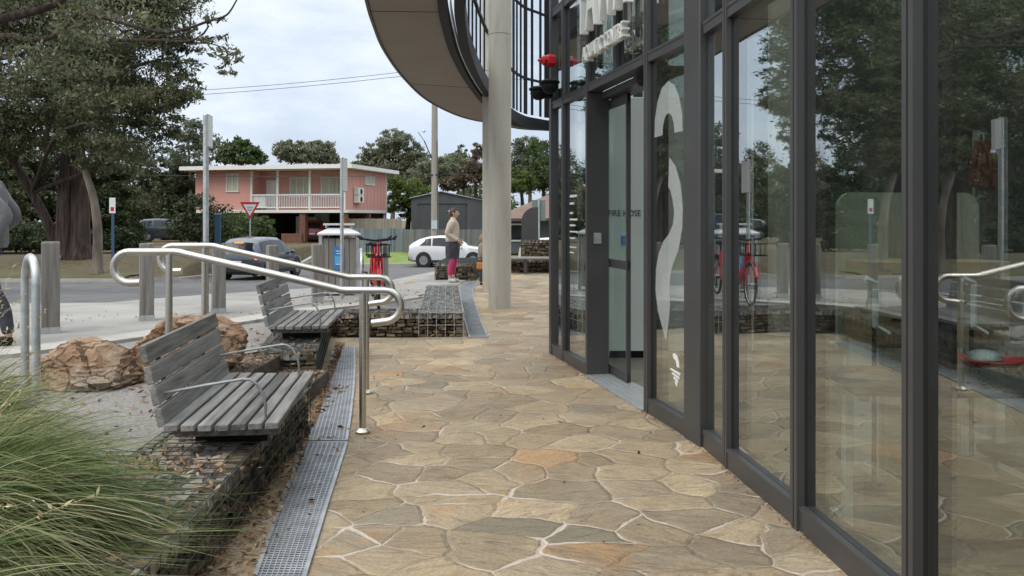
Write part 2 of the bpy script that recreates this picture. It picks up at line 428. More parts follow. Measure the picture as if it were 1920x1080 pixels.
M_white = mat('white_paint', [(.78, .78, .76), (.84, .84, .82)], 2, .5)

# ------------------------------------------------------------------ the ground
def axis(*segs):
    out = []
    for a, b, st in segs: out += list(np.arange(a, b, st))
    return out + [segs[-1][1]]
gx = axis((-160, -40, 8), (-40, -14, 1.5), (-14, -11, .1), (-11, 6, .45), (6, 30, 3), (30, 160, 10))
gy = axis((-30, -4, 4), (-4, 16, .5), (16, 30, 1), (30, 35.2, .2), (35.2, 60, 1.2), (60, 90, 4), (90, 420, 30))
gx = [round(float(a), 3) for a in gx]; gy = [round(float(a), 3) for a in gy]
gv = [(x, y, H(x, y) - (.03 + (.42 * sst(-3.2, -2.5, x) if y < 10.8 else (.42 * sst(-1.7, -1.2, x) if y < 14.4 else .02 * sst(-3, -2, x))))) for y in gy for x in gx]
W_ = len(gx)
g = MB().add(gv, [(j * W_ + i, j * W_ + i + 1, (j + 1) * W_ + i + 1, (j + 1) * W_ + i) for j in range(len(gy) - 1) for i in range(W_ - 1)])
tag(g.build('ground', M_mulch, smooth=True, angle=60), kind='structure')

# kerb strip line behind the gravel, from left to right
strip = [(-9.5, 4.2), (-5.6, 6.45), gp(0, 668, .3), gp(150, 648, .3), gp(230, 637, .3), gp(480, 600, .3), gp(600, 580, .3), gp(700, 566, .3), (-1.52, 13.2)]
apron_far = [(-30, 9.5), (-11, 11.2), (-5.7, 12.0), (-4.9, 14.3), (-4.6, 18.5), (-4.3, 24), (-3.5, 26), (-1.4, 26), (-.9, 22.5)]
asph = [(-45, 9), (-11, 10.6), (-5.7, 11.6), (-4.4, 13.5), (-3.5, 23), (-.8, 24.5), (6, 26), (30, 26), (60, 26), (60, 48.4), (-11.75, 48.4), (-11.75, 60), (-11.9, 66), (-12.1, 66), (-12.15, 31.6), (-13.2, 30.35), (-45, 30.3)]
sheet('road', asph, M_asph, .0, step=1.0)
sheet('concrete_apron', strip[::-1] + [(-14, 3.2), (-30, 3.2)] + apron_far, M_conc, .012)
pad = [(-12, -3)] + [(-12, 3.0)] + strip[1:] + [(-1.42, 14.6), (-1.12, 10.9), (-2.55, 10.9), (-2.2, 7.45), (-2.3, 7.3), (-2.3, 5.8), (-1.9, 5.7), (-1.75, 2.6), (-1.65, -3)]
sheet('gravel_bed', pad, M_gravel, 0, zfun=lambda x, y: .292 if y < 10.6 else prof(y) + .0, step=.8)
pave = [(-2.9, -4), (8, -4), (8, 23.6), (-.8, 24.2), (-2.3, 22), (-2.6, 15.5), (-1.5, 14.8), (-1.1, 10.4), (-2.9, 10.4)]
sheet('stone_paving', pave, M_pave, 0, zfun=lambda x, y: .0 if y < 21 else H(x, y), step=2)
def ribbon(name, pts, w, h, m, zf, lab=None):
    mb = MB(); P = [Vector((x, y, 0)) for x, y in pts]; L_ = []
    dense = []
    for a, b in zip(P, P[1:]):
        k = max(1, int((b - a).length / .6))
        dense += [a.lerp(b, i / k) for i in range(k)]
    dense.append(P[-1]); k = len(dense)
    for i, p in enumerate(dense):
        t = (dense[min(i + 1, k - 1)] - dense[max(0, i - 1)]).normalized(); nrm = Vector((-t.y, t.x, 0)) * w / 2
        for q in (p - nrm, p + nrm):
            z = zf(q.x, q.y); L_ += [(q.x, q.y, z - .1), (q.x, q.y, z + h)]
    fs = []
    for i in range(k - 1):
        a, b = 4 * i, 4 * i + 4
        fs += [(a + 1, b + 1, b + 3, a + 3), (a, b, b + 1, a + 1), (a + 3, b + 3, b + 2, a + 2)]
    fs += [(0, 1, 3, 2), (4 * k - 4, 4 * k - 2, 4 * k - 1, 4 * k - 3)]
    mb.add(L_, fs); return tag(mb.build(name, m), kind='structure')
ribbon('kerb_strip', [(x, y + .1) for x, y in strip], .36, .03, M_kerb, lambda x, y: prof(y) - .005)
ribbon('verge_kerb', [(-45, 30.35), (-13.2, 30.4), (-12.3, 31.4), (-12.1, 34), (-12.1, 60)], .2, .1, M_kerb, lambda x, y: prof(y) + .02)
ribbon('street_kerb', [(-11.6, 60), (-11.4, 49.4), (-10.8, 48.5), (60, 48.5)], .3, .12, M_kerb, lambda x, y: prof(y))
lawn = [(-11.2, 60), (-11.0, 49.6), (-10.6, 48.75), (45, 48.75), (45, 54), (-4, 56), (-8, 60)]
sheet('lawn', lawn, M_lawn, .05, step=1)
sheet('verge_grass', [(-45, 30.6), (-14.0, 30.6), (-13.6, 31.8), (-15, 32.6), (-19, 32.2), (-45, 33)], mat('thin_verge_grass', [(.085, .068, .04), (.10, .088, .042), (.11, .125, .045)], .8, .95, bump=.8, bscale=40, detail=9), .02, step=.2)

# ------------------------------------------------------------------ gabion walls: wire baskets of stone
def stones(mb, o, U, V, N, lu, lv, cu, cv, depth, rng):
    nu, nv = max(1, int(lu / cu)), max(1, int(lv / cv))
    for j in range(nv):
        u = -rng.uniform(0, cu)
        while u < lu:
            w = cu * rng.uniform(.6, 1.5)
            a0, a1 = max(0, u), min(lu, u + w)
            if a1 - a0 > .015:
                v0 = lv * j / nv + rng.uniform(-.1, .12) * cv; v1 = lv * (j + 1) / nv + rng.uniform(-.15, .05) * cv
                v0 = max(0.004, v0); v1 = min(lv - .004, v1)
                dn = rng.uniform(-.028, -.004); g = .004
                jit = lambda s_: rng.uniform(-s_, s_)
                c = []
                for dd, k in ((-depth, 1), (dn, .86)):
                    um, vm, hu, hv = (a0 + a1) / 2, (v0 + v1) / 2, (a1 - a0) / 2 - g, (v1 - v0) / 2 - g * .7
                    tl = jit(.35) * hv
                    for su, sv in ((-1, -1), (1, -1), (1, 1), (-1, 1)):
                        c.append(o + U * (um + su * hu * k + jit(.28) * hu) + V * (vm + sv * hv * k + jit(.4) * hv + su * tl) + N * (dd + jit(.014)))
                mb.hexa(c)
            u += w
def wires(mb, o, U, V, N, lu, lv, su, sv, r=.002):
    def bar(a, b):
        d = (b - a).normalized(); s1 = d.cross(N).normalized() * r; s2 = N * r
        mb.hexa([a - s1 - s2, a + s1 - s2, a + s1 + s2, a - s1 + s2, b - s1 - s2, b + s1 - s2, b + s1 + s2, b - s1 + s2])
    k = max(1, round(lu / su)); q = max(1, round(lv / sv))
    for i in range(k + 1): bar(o + U * (lu * i / k), o + U * (lu * i / k) + V * lv)
    for i in range(q + 1): bar(o + V * (lv * i / q) + N * 2 * r, o + V * (lv * i / q) + U * lu + N * 2 * r)
def gabion(label, p0, p1, width, z0, z1, ends=(1, 1), cell=.13, mesh=(.075, .075), seed=1, left=False, wire=.002, top=None, wmat=None, grp='stone gabion walls'):
    """p0 near, p1 far along the right-hand (exposed) face; the basket lies to the left"""
    rng = random.Random(seed)
    A, B = Vector((*p0, z0)), Vector((*p1, z0)); d = (B - A); Ln = d.length; d.normalize()
    n = Vector((d.y, -d.x, 0)); Z = Vector((0, 0, 1)); h = z1 - z0
    t = thing('gabion_wall', label, 'gabion wall', A, 0, grp)
    st, tp, wr, co = MB(), MB(), MB(), MB()
    stones(st, A, d, Z, n, Ln, h, cell, cell * .42, .09, rng)
    stones(tp, A - n * width + Z * h, n, d, Z, width, Ln, cell * .75, cell * .6, .07, rng)
    wires(wr, A + n * .004, d, Z, n, Ln, h, mesh[0] * 1.4, mesh[1], wire)
    wires(wr, A - n * width + Z * (h + .004), n, d, Z, width, Ln, mesh[0], mesh[1], wire)
    if ends[0]:
        stones(st, A - n * width, n, Z, -d, width, h, cell, cell * .42, .09, rng); wires(wr, A - n * width - d * .004, n, Z, -d, width, h, mesh[0], mesh[1], wire)
    if ends[1]:
        stones(st, B, -n, Z, d, width, h, cell, cell * .42, .09, rng)
    if left:
        stones(st, B - n * width, -d, Z, -n, Ln, h, cell, cell * .42, .09, rng)
    c = [A + d * .05 - n * .05, B - d * .05 - n * .05, B - d * .05 - n * (width - .05), A + d * .05 - n * (width - .05)]
    co.hexa([c[3], c[2], c[1], c[0]][::-1] + [p + Z * (h - .045) for p in c])
    co.build('basket_core', M_core, t, off=A)
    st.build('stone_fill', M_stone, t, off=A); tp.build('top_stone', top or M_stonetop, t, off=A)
    wr.build('wire_mesh', wmat or M_wire, t, off=A)
    return t
gabion('long low stone gabion under the nearer slatted bench, running out of the frame below', (-1.14, 1.6), (-1.385, 5.85), .56, 0, .3, cell=.10, seed=2)
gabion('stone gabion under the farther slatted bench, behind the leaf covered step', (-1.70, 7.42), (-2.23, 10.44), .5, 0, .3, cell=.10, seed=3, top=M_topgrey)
gabion('stone gabion facing the camera across the end of the paved court', (-2.2, 10.46), (-.585, 10.46), .45, 0, .295, ends=(0, 0), seed=4) if 0 else None
# the cross wall: exposed face looks towards the camera
gabion('dark stone gabion crossing the court beyond the farther bench', (-2.24, 10.46), (-1.13, 10.46), .42, 0, .298, ends=(0, 0), cell=.10, seed=5)
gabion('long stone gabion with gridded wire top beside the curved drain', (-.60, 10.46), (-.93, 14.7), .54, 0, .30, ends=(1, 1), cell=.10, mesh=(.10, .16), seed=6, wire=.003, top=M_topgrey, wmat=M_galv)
gabion('short stone gabion just behind the woman in pink leggings', (-.86, 20.0), (-.8, 22.6), .95, 0, .4, cell=.13, seed=7, mesh=(.12, .1), wire=.004)
tb = gabion('grey stone gabion block behind the thin white bench slab', (.25, 23.2), (1.9, 23.2), .6, 0, .86, ends=(1, 0), cell=.16, seed=9, mesh=(.12, .12), wire=.003)
gabion('low dark stone gabion running under the thin white bench slab', (-.2, 23.0), (1.9, 23.0), .18, 0, .34, ends=(1, 0), cell=.13, seed=10, mesh=(.12, .1), wire=.003)

# stone steps between the two benches
st = MB()
st.box((-1.80, 6.65, .07), (.42, 1.52, .14)); st.box((-2.17, 6.65, .14), (.34, 1.52, .278))
o = st.build('stone_steps', mat('step_stone', [(.06, .05, .04), (.13, .11, .085), (.20, .17, .135)], 7, .95, bump=1, bscale=24, detail=9, bdist=.03), bevel=.008, off=(-1.8, 6.65, 0)); o.location = (-1.8, 6.65, 0)
tag(o, 'two low stone steps strewn with leaves between the two slatted benches', 'steps')

# ------------------------------------------------------------------ drain grates
def grate(label, Lp, Rp, z=.006, pitch=.026):
    """Lp, Rp: matching left and right edge polylines, near to far"""
    base = Vector(((Lp[0][0] + Rp[0][0]) / 2, Lp[0][1], 0))
    t = thing('drain_grate', label, 'drain grate', base, 0, 'drain grates along the court')
    fr, br, ch = MB(), MB(), MB()
    n = len(Lp)
    def bar(mb, a, b, w, z0, z1):
        a, b = Vector(a), Vector(b); d = (b - a).normalized(); s = Vector((-d.y, d.x, 0)) * w / 2
        q = [a - s, a + s, b + s, b - s]
        mb.hexa([Vector((p.x, p.y, z0)) for p in q] + [Vector((p.x, p.y, z1)) for p in q])
    for P in (Lp, Rp):
        for a, b in zip(P, P[1:]): bar(fr, (*a, 0), (*b, 0), .018, .0, z + .008)
    bar(fr, (*Lp[0], 0), (*Rp[0], 0), .016, 0, z + .007); bar(fr, (*Lp[-1], 0), (*Rp[-1], 0), .016, 0, z + .007)
    for i in range(n - 1):
        la, lb, ra, rb = [Vector((*p, 0)) for p in (Lp[i], Lp[i + 1], Rp[i], Rp[i + 1])]
        ln = (lb - la).length; k = max(2, int(ln / pitch))
        for j in range(k):
            a = la.lerp(lb, (j + .5) / k); b = ra.lerp(rb, (j + .5) / k); bar(br, a, b, .011, .0, z + .004)
        for j in range(1, 9):
            bar(br, la.lerp(ra, j / 9), lb.lerp(rb, j / 9), .005, .0, z + .0055)
        ch.add([(la.x, la.y, .0045), (ra.x, ra.y, .0045), (rb.x, rb.y, .0045), (lb.x, lb.y, .0045)], [(0, 1, 2, 3)])
    fr.build('grate_frame', M_grate, t, off=base); br.build('grate_bars', M_grate, t, off=base); ch.build('channel_bed', M_core, t, off=base)
grate('perforated steel drain grate in the foreground, widest in view',
      [(-.93, 2.2), gp(480, 1080), gp(530, 940), gp(572, 832)], [(-.70, 2.2), gp(572, 1080), gp(612, 950), gp(650, 832)])
grate('narrower perforated drain grate in the middle distance, left of the handrail foot',
      [gp(578, 828), gp(594, 780), gp(610, 730), gp(618, 690), gp(627, 652)], [gp(650, 828), gp(657, 780), gp(663, 730), gp(665, 690), gp(664, 652)])
grate('pale curved drain grate sweeping past the foot of the concrete columns',
      [gp(880, 634), gp(872, 605), gp(865, 577), gp(860, 555), gp(860, 543), gp(866, 535), gp(876, 529)],
      [gp(914, 634), gp(902, 605), gp(893, 577), gp(887, 556), gp(886, 545), gp(891, 537), gp(902, 530)], z=.012, pitch=.05)

# ------------------------------------------------------------------ benches
def bench(label, loc, rz):
    t = thing('slatted_bench', label, 'bench', loc, rz, 'slatted timber benches on the gabions')
    L_ = 1.40; s, bk, fr = MB(), MB(), MB()
    for i in range(7):
        x = -.237 + i * .079; zz = .135 + .006 * abs(i - 3) / 3
        s.box((x, 0, zz), (.064, L_ + random.uniform(-.006, .006), .034), Matrix.Rotation(random.uniform(-.012, .012), 3, 'Y'))
    for sy in (-1, 1): s.box((0.012, sy * (L_ / 2 - .10), .098), (.5, .06, .036))
    lean = Matrix.Rotation(R(-13), 3, 'Y')
    for i in range(4):
        q = lean @ Vector((0, 0, .075 + i * .104))
        bk.box((-.272 + q.x, 0, .12 + q.z), (.034, L_ + random.uniform(-.01, .01), .088), lean)
    for sy in (-.40, .40):
        fr = MB()
        fr.box((-.01, sy, .068), (.40, .05, .012)); fr.box((-.01, sy, .031), (.36, .06, .062))
        a = Vector((-.29, sy, .07)); b = a + lean @ Vector((0, 0, .43)) + Vector((-.01, 0, 0))
        fr.tube([(-.2, sy, .065), a, b], .013, 6); fr.build('support_frame', M_black, t)
    s.build('seat', M_wood, t, bevel=.004); bk.build('backrest', M_wood, t, bevel=.004)
    for sy in (-.60, .56):
        pts = [(-.33, sy, .285), (-.1, sy, .325), (.08, sy, .352), (.115, sy, .35), (.15, sy, .325), (.18, sy, .27), (.19, sy, .22), (.19, sy, .15)]
        MB().tube(pts, .0075, 8).build('armrest', M_armsteel, t, smooth=True)
    return t
def bench_at(nl, fl, width):
    a, b = Vector(nl), Vector(fl); d = (b - a).normalized(); n = Vector((d.y, -d.x))
    mid = (a + b) / 2 + n * width / 2
    return (mid.x, mid.y, .304), math.atan2(-d.x, d.y)
lo_, rz_ = bench_at(gp(308, 800, .45), gp(428, 703, .45), .54)
bench('weathered grey slatted bench nearest the camera with two thin steel armrests', lo_, rz_)
lo_, rz_ = bench_at(gp(503, 616, .45), gp(556, 581, .45), .50)
bench('smaller looking grey slatted bench farther off, behind the handrails', lo_, rz_)

# ------------------------------------------------------------------ handrails
def arc(c, r, a0, a1, n=8):
    return [(c[0] + r * math.cos(R(a0 + (a1 - a0) * i / n)), c[1] + r * math.sin(R(a0 + (a1 - a0) * i / n))) for i in range(n + 1)]
def handrail(label, y, xh, xs, xe, xr, xp1, xp2, zu, zl, zg):
    """profile in the x-z plane at depth y: hook end, slope start, slope end, right hook centre"""
    base = Vector((xp2, y, 0)); t = thing('handrail', label, 'handrail', base, 0, 'curl ended handrails')
    r = .105
    prof_ = [(xh + .17, zu - 2 * r + .002)] + [(p[0], p[1]) for p in arc((xh + r * .9, zu - r), r, 270, 90, 12)]
    prof_ += [(xs - .04, zu), (xs, zu - .004), (xs + .04, zu - .016)]
    prof_ += [(xe - .04, zl + .014), (xe, zl + .003), (xe + .04, zl)]
    prof_ += [(p[0], p[1]) for p in arc((xr, zl - r), r, 90, -80, 12)] + [(xr - .09, zl - 2 * r - .012)]
    MB().tube([(p[0] - xp2, 0, p[1]) for p in prof_], .0255, 12).build('rail', M_steel, t, smooth=True)
    for xp, z0 in ((xp1, zg), (xp2, .004)):
        zt = zu if xp < xs else (zl if xp > xe else zu + (zl - zu) * (xp - xs) / (xe - xs))
        p = MB().tube([(xp - xp2, 0, z0), (xp - xp2, 0, zt - .02)], .0235, 12).build('post', M_steel, t, smooth=True)
        MB().lathe([(.05, z0), (.052, z0 + .012), (.034, z0 + .03), (.025, z0 + .034)], 16, (xp - xp2, 0, 0)).build('base_flange', M_steel, p, smooth=True)
Xp = lambda px, y: (px - 960) / F * y
Y1, Y2 = 5.77, 7.07
handrail('stainless handrail in front, its post foot on the paving beside the drain grate', Y1, Xp(216, Y1), Xp(338, Y1), Xp(640, Y1), Xp(722, Y1), Xp(317, Y1), Xp(680, Y1), 1.225, .965, .29)
handrail('stainless handrail behind the first, its upper curl hidden by it', Y2, Xp(302, Y2), Xp(403, Y2), Xp(652, Y2), Xp(712, Y2), Xp(383, Y2), Xp(687, Y2), 1.225, .965, .29)

# ------------------------------------------------------------------ hoop, bollards, boulders
hx, hy = gp(57, 742, .3)
t = thing('bike_hoop', 'galvanised steel hoop among the grass beside the tall timber bollard', 'bike rack', (hx, hy, .29), R(40))
hp = [(0, -.17 + .0, 0), (0, -.17, .74)] + [(0, p[0], p[1]) for p in arc((0, .74), .17, 180, 0, 12)] + [(0, .17, 0)]
MB().tube(hp, .026, 12).build('hoop_tube', M_galv, t, smooth=True)
for sy in (-.17, .17): MB().lathe([(.06, 0), (.06, .01), (.028, .014)], 14, (0, sy, 0)).build('base_plate', M_galv, t)
t = thing('bike_hoop', 'galvanised steel hoop beside the red bicycles', 'bike rack', (-2.14, 12.1, .27), R(12))
hp = [(0, -.3, 0), (0, -.3, .44)] + [(0, p[0], p[1]) for p in arc((0, .44), .3, 180, 0, 12)] + [(0, .3, 0)]
MB().tube(hp, .026, 12).build('hoop_tube', M_galv, t, smooth=True)
for sy in (-.3, .3): MB().lathe([(.06, 0), (.06, .01), (.028, .014)], 14, (0, sy, 0)).build('base_plate', M_galv, t)

def bollard(px, pyb, ptop, w, label, shoe=True, rz=0):
    z = .29; x, y = gp(px, pyb, z)
    if y > 10.6: z = H(x, y); x, y = gp(px, pyb, z)
    h = (pyb - ptop) / F * y
    t = thing('timber_bollard', label, 'bollard', (x, y, z), R(rz), 'square timber bollards')
    m = MB().box((0, 0, h / 2 + .03), (w, w, h - .06)); m.box((0, 0, h + .0045), (w, w, .009), taper=.93)
    m.build('post', M_post, t, bevel=.006)
    if shoe:
        MB().box((0, 0, .04), (w + .012, w + .012, .09)).build('steel_shoe', M_galv, t)
    MB().ell((w / 2, 0, h - .14), (.006, .016, .016), 8, 5).build('bolt', M_galv, t)
    return t
bollard(95, 628, 455, .165, 'grey timber bollard at the far left behind the steel hoop', rz=28)
bollard(275, 604, 458, .15, 'grey timber bollard behind the curled end of the front handrail', rz=25)
bollard(410, 590, 462, .15, 'grey timber bollard beside the tall grey sign pole', rz=25)
bollard(511, 577, 461, .135, 'grey timber bollard in front of the silver car', rz=30)
bollard(595, 567, 459, .15, 'grey timber bollard just left of the slatted bin enclosure', rz=20)
bollard(722, 553, 463, .09, 'slim grey timber bollard right of the red bicycles', rz=20)

def boulder(label, c, r, seed, flat=.6, cuts=()):
    bm = bmesh.new(); bmesh.ops.create_icosphere(bm, subdivisions=5, radius=1)
    rs = random.Random(seed); off = Vector((seed * 3.1, seed * 1.7, 0))
    planes = [(Vector((rs.uniform(-1, 1), rs.uniform(-1, 1), rs.uniform(-.2, 1))).normalized(), rs.uniform(.55, .84)) for _ in range(15)] + list(cuts)
    for v in bm.verts:
        p = v.co.copy()
        for n_, d_ in planes:
            e = p.dot(n_) - d_
            if e > 0: p -= n_ * e * .985
        p += p.normalized() * (mnoise.fractal(p * 1.8 + off, .9, 2, 6) * .06 + abs(mnoise.noise(p * 3.3 + off)) * -.07 + mnoise.noise(p * 11 + off) * .018)
        q_ = p.z * 5 + mnoise.noise(p * 1.5 + off) * 1.6 + p.x * 1.2; lay = .075 * ((q_ % 1.0) ** 3 - .3)
        p.x *= 1 + lay; p.y *= 1 + lay
        v.co = Vector((p.x * r[0], p.y * r[1], p.z * r[2]))
    zmin = min(v.co.z for v in bm.verts)
    for v in bm.verts: v.co.z = max(v.co.z, zmin + r[2] * .25) - (zmin + r[2] * .25)
    me = bpy.data.meshes.new('boulder'); bm.to_mesh(me); bm.free(); me.materials.append(M_sand)
    me.polygons.foreach_set('use_smooth', [True] * len(me.polygons)); me.set_sharp_from_angle(angle=R(24))
    o = bpy.data.objects.new('sandstone_boulder', me); COL.objects.link(o); o.location = c
    tag(o, label, 'boulder', 'sandstone boulders')
bx, by = gp(170, 722, .29)
boulder('long low orange sandstone boulder nearest the grass, left of the bench back', (bx - .02, by, .25), (.44, .32, .25), 4, cuts=((Vector((.95, -.2, .1)).normalized(), .7),))
boulder('flat topped orange sandstone boulder behind the bench back and handrail post', (-2.47, 6.5, .26), (.44, .32, .34), 9, cuts=((Vector((0, 0, 1)), .5),))

# ------------------------------------------------------------------ fallen leaves
def litter(n, fn, size=.05):
    c = np.array([fn() for _ in range(n)])
    d = RNG.normal(size=(n, 3)); d[:, 2] *= .25; a = unit(d)
    b = unit(np.cross(a, RNG.normal(size=(n, 3)) * np.array([.6, .6, 1])))
    size *= .72; L_ = size * RNG.uniform(.4, 1.6, (n, 1)); W = L_ * RNG.uniform(.18, .5, (n, 1)); u_ = L_ * RNG.uniform(-.1, .28, (n, 1)) * np.array([[0, 0, 1]]); m_ = a * L_ * RNG.uniform(-.2, .2, (n, 1))
    v = np.stack([c - a * L_ / 2 + u_, c + b * W / 2 + m_ + [0, 0, .003], c + a * L_ / 2, c - b * W / 2 + m_], 1).reshape(-1, 3)
    return v, np.arange(4 * n).reshape(n, 4)
def trench():
    y = random.uniform(2.4, 9.8)
    xl = -1.16 - .058 * (y - 1.6) if y < 5.9 else -1.38 - .14 * (y - 5.9); xr = -1.03 - (y - 3.46) * .135 if y < 5.4 else -1.30 - (y - 5.4) * .165
    u = random.random() ** 1.4
    return (xl + (xr - xl) * u, y, .008 + random.random() * .02)
U_ = random.uniform
V1 = [litter(2600, trench, .045),
      litter(120, lambda: (random.gauss(-1.1, .14) - (U_(0, 1)) * .05, U_(2.6, 8), .016), .05),
      litter(900, lambda: (U_(-2.0, -1.6), U_(5.9, 7.35), .148), .06), litter(260, lambda: (U_(-1.62, -1.4), U_(5.9, 7.35), .012), .06),
      litter(500, lambda: (U_(-2.33, -2.0), U_(5.9, 7.35), .287), .05),
      litter(300, lambda: (random.gauss(-1.72, .2), random.gauss(3.92, .12), .316 + abs(random.gauss(0, .008))), .05),
      litter(170, lambda: (U_(-1.75, -1.2), U_(2.4, 3.9), .314), .045),
      litter(200, lambda: (random.gauss(-2.1, .18), random.gauss(5.55, .35), .30), .06),
      litter(260, lambda: (U_(-2.7, -1.8), U_(7.5, 10), .312), .05),
      litter(260, lambda: (U_(-3.2, -.9), U_(10.9, 14), .325), .06),
      litter(160, lambda: (U_(-3.4, -1.7), U_(3.3, 6), .298), .045),
      litter(22, lambda: (U_(-1.0, 1.1), U_(3, 9), .006), .05),
      litter(120, lambda: (U_(-7, -2.6), U_(9.0, 10.4), .325), .055),
      litter(160, lambda: (bx + random.gauss(.05, .36), by + random.gauss(-.1, .3), .298), .05), litter(120, lambda: (-2.4 + random.gauss(0, .34), 6.25 + random.gauss(0, .2), .298), .05),
      litter(520, lambda: (lambda y_: ((1.2 - (y_ - 5.42) * .21 if y_ > 5.42 else 1.2 + (5.42 - y_) * .093) - abs(random.gauss(0, .018)) - .008, y_, .006))(U_(3.1, 9.1)), .022)]
vv, qq, o_ = [], [], 0
for a, b in V1: vv.append(a); qq.append(b + o_); o_ += len(a)
tag(np_mesh('fallen_leaves', np.vstack(vv), np.vstack(qq), M_litter), kind='stuff')

# ------------------------------------------------------------------ ornamental grass
def grass_clump(label, c, n, length, spread, wind, seed, r0=.2, rise=1.0, stalks=0):
    rng = np.random.default_rng(seed); t = thing('grass_clump', label, 'grass clump', c, 0, 'tall ornamental grass clumps')
    k = 8
    def blades(n, length, w0, lift, grav):
        th = rng.uniform(0, 2 * np.pi, n); rr = r0 * np.sqrt(rng.uniform(0, 1, n))
        base = np.stack([rr * np.cos(th), rr * np.sin(th), np.zeros(n)], 1)
        az = th + rng.normal(0, .7, n); tilt = np.abs(rng.normal(spread, .28, n))
        d = np.stack([np.sin(tilt) * np.cos(az) + wind[0], np.sin(tilt) * np.sin(az) + wind[1], np.cos(tilt) * lift], 1); d = unit(d)
        L_ = length * rng.uniform(.55, 1.15, n)
        ts = np.linspace(0, 1, k)
        P = base[:, None] + d[:, None] * (L_[:, None, None] * ts[None, :, None])
        P[:, :, 2] -= (grav * L_[:, None] * rng.uniform(.5, 1.4, (n, 1))) * ts[None] ** 2.2
        P[:, :, 0] += wind[0] * .5 * L_[:, None] * ts[None] ** 2; P[:, :, 1] += wind[1] * .5 * L_[:, None] * ts[None] ** 2
        P[:, :, 2] = np.maximum(P[:, :, 2], .012 + .02 * rng.random((n, 1)))
        s = unit(np.stack([-d[:, 1], d[:, 0], rng.normal(0, .4, n)], 1))
        W = (w0 * (1 - ts) ** .6 * .5 + .0003)[None] * rng.uniform(.45, 1.7, (n, 1))
        kk = rng.random(n) < .16; kp = rng.uniform(.45, .8, n); over = np.maximum(0, ts[None] - kp[:, None]) * kk[:, None]      # bent and broken blades
        P[:, :, 2] -= over * L_[:, None] * rng.uniform(.5, 1.4, (n, 1)); P[:, :, 0] += over * L_[:, None] * rng.normal(0, .5, (n, 1)); P[:, :, 2] = np.maximum(P[:, :, 2], .012)
        Lf = P - s[:, None] * W[:, :, None]; Rt = P + s[:, None] * W[:, :, None]
        v = np.stack([Lf, Rt], 2).reshape(n, 2 * k, 3)
        q = np.array([[2 * i, 2 * i + 1, 2 * i + 3, 2 * i + 2] for i in range(k - 1)])
        return v.reshape(-1, 3), (q[None] + (np.arange(n) * 2 * k)[:, None, None]).reshape(-1, 4), P
    v, q, _ = blades(n, length, .0052, rise, .55)
    np_mesh('blades', v, q, M_grass, t)
    if stalks:
        v, q, P = blades(stalks, length * 1.25, .0035, 1.7, .18)
        tips = P[:, -1]
        c2 = (P[:, -2:-1] + (P[:, -1:] - P[:, -2:-1]) * np.linspace(-.3, 1.1, 16)[None, :, None]).reshape(-1, 3) + rng.normal(0, .004, (stalks * 16, 3))
        lv, lq = leaf_cloud(c2, .022, 0, 0, .3, rng)
        np_mesh('seed_stalks', np.vstack([v, lv]), np.vstack([q, lq + len(v)]), M_straw, t)
M_straw = leaf_mat('straw', [(.34, .27, .13), (.46, .38, .21), (.52, .45, .28)], .2, .7)
grass_clump('large green ornamental grass clump spilling over the gabion in the lower left', (-2.22, 3.0, .29) , 11500, .84, .74, (.27, -.04), 3, .26, .95, 5)
M_grass_b = M_grass; M_grass = leaf_mat('dry_grass', [(.09, .13, .04), (.17, .19, .075), (.30, .28, .14), (.43, .375, .225), (.50, .44, .29)], .3, .6)
grass_clump('straw tipped ornamental grass clump around the foot of the steel hoop', (-2.95, 4.1, .29), 5200, .80, .5, (.16, .02), 5, .26, 1.0, 46)
M_grass = M_grass_b
grass_clump('green ornamental grass clump at the bottom left corner of the view', (-1.95, 2.25, .29), 6500, .66, .8, (.2, .0), 6, .22, .8, 10)
# ------------------------------------------------------------------ the glazed building
M_glass = glass_mat('facade_glass', (.82, .87, .845), .215, 3.3, .9)
M_door_glass = glass_mat('door_glass', (.90, .95, .935), .03, 6, .6)
M_screen_glass = glass_mat('screen_glass', (.96, .975, .98), .03, 7, .15)
M_alu = mat('threshold_aluminium', [(.50, .51, .52), (.58, .59, .60)], 9, .4, .7)
def decal_mat():
    m, nt, b = new_mat('frosted_decal'); L = nt.links; tc = nd(nt, 'ShaderNodeTexCoord')
    w = nd(nt, 'ShaderNodeTexWave', wave_type='BANDS', bands_direction='Z'); w.inputs['Scale'].default_value = 38; w.inputs['Distortion'].default_value = 7; w.inputs['Detail'].default_value = 1; L.new(tc.outputs['Object'], w.inputs['Vector'])
    b.inputs['Base Color'].default_value = (.70, .73, .71, 1); b.inputs['Roughness'].default_value = .6
    t = nd(nt, 'ShaderNodeBsdfTransparent'); mx = nd(nt, 'ShaderNodeMixShader'); L.new(mth(nt, 'ADD', mth(nt, 'MULTIPLY', w.outputs['Fac'], .20), .14), mx.inputs[0])
    L.new(t.outputs[0], mx.inputs[1]); L.new(b.outputs[0], mx.inputs[2]); L.new(mx.outputs[0], nt.nodes['Material Output'].inputs[0]); return m
M_decal = decal_mat()
M_signw = mat('sign_white', [(.70, .70, .66), (.78, .78, .74)], 3, .5)
M_red = mat('alarm_red', [(.55, .015, .025)], 3, .35)
M_intw = mat('interior_white', [(.74, .74, .71), (.78, .78, .75)], 2, .8)
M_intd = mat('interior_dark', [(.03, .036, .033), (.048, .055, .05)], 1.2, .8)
M_intf = mat('interior_floor', [(.13, .108, .08), (.17, .145, .11), (.20, .17, .13)], 1.5, .45, stretch=(1, 9, 1), detail=8)
M_ply = mat('plywood', [(.30, .21, .10), (.37, .265, .14), (.42, .31, .17)], 2, .55, stretch=(1.5, 1.5, 9))
M_sage = mat('sage_felt', [(.50, .52, .42), (.56, .58, .48)], 20, .9)

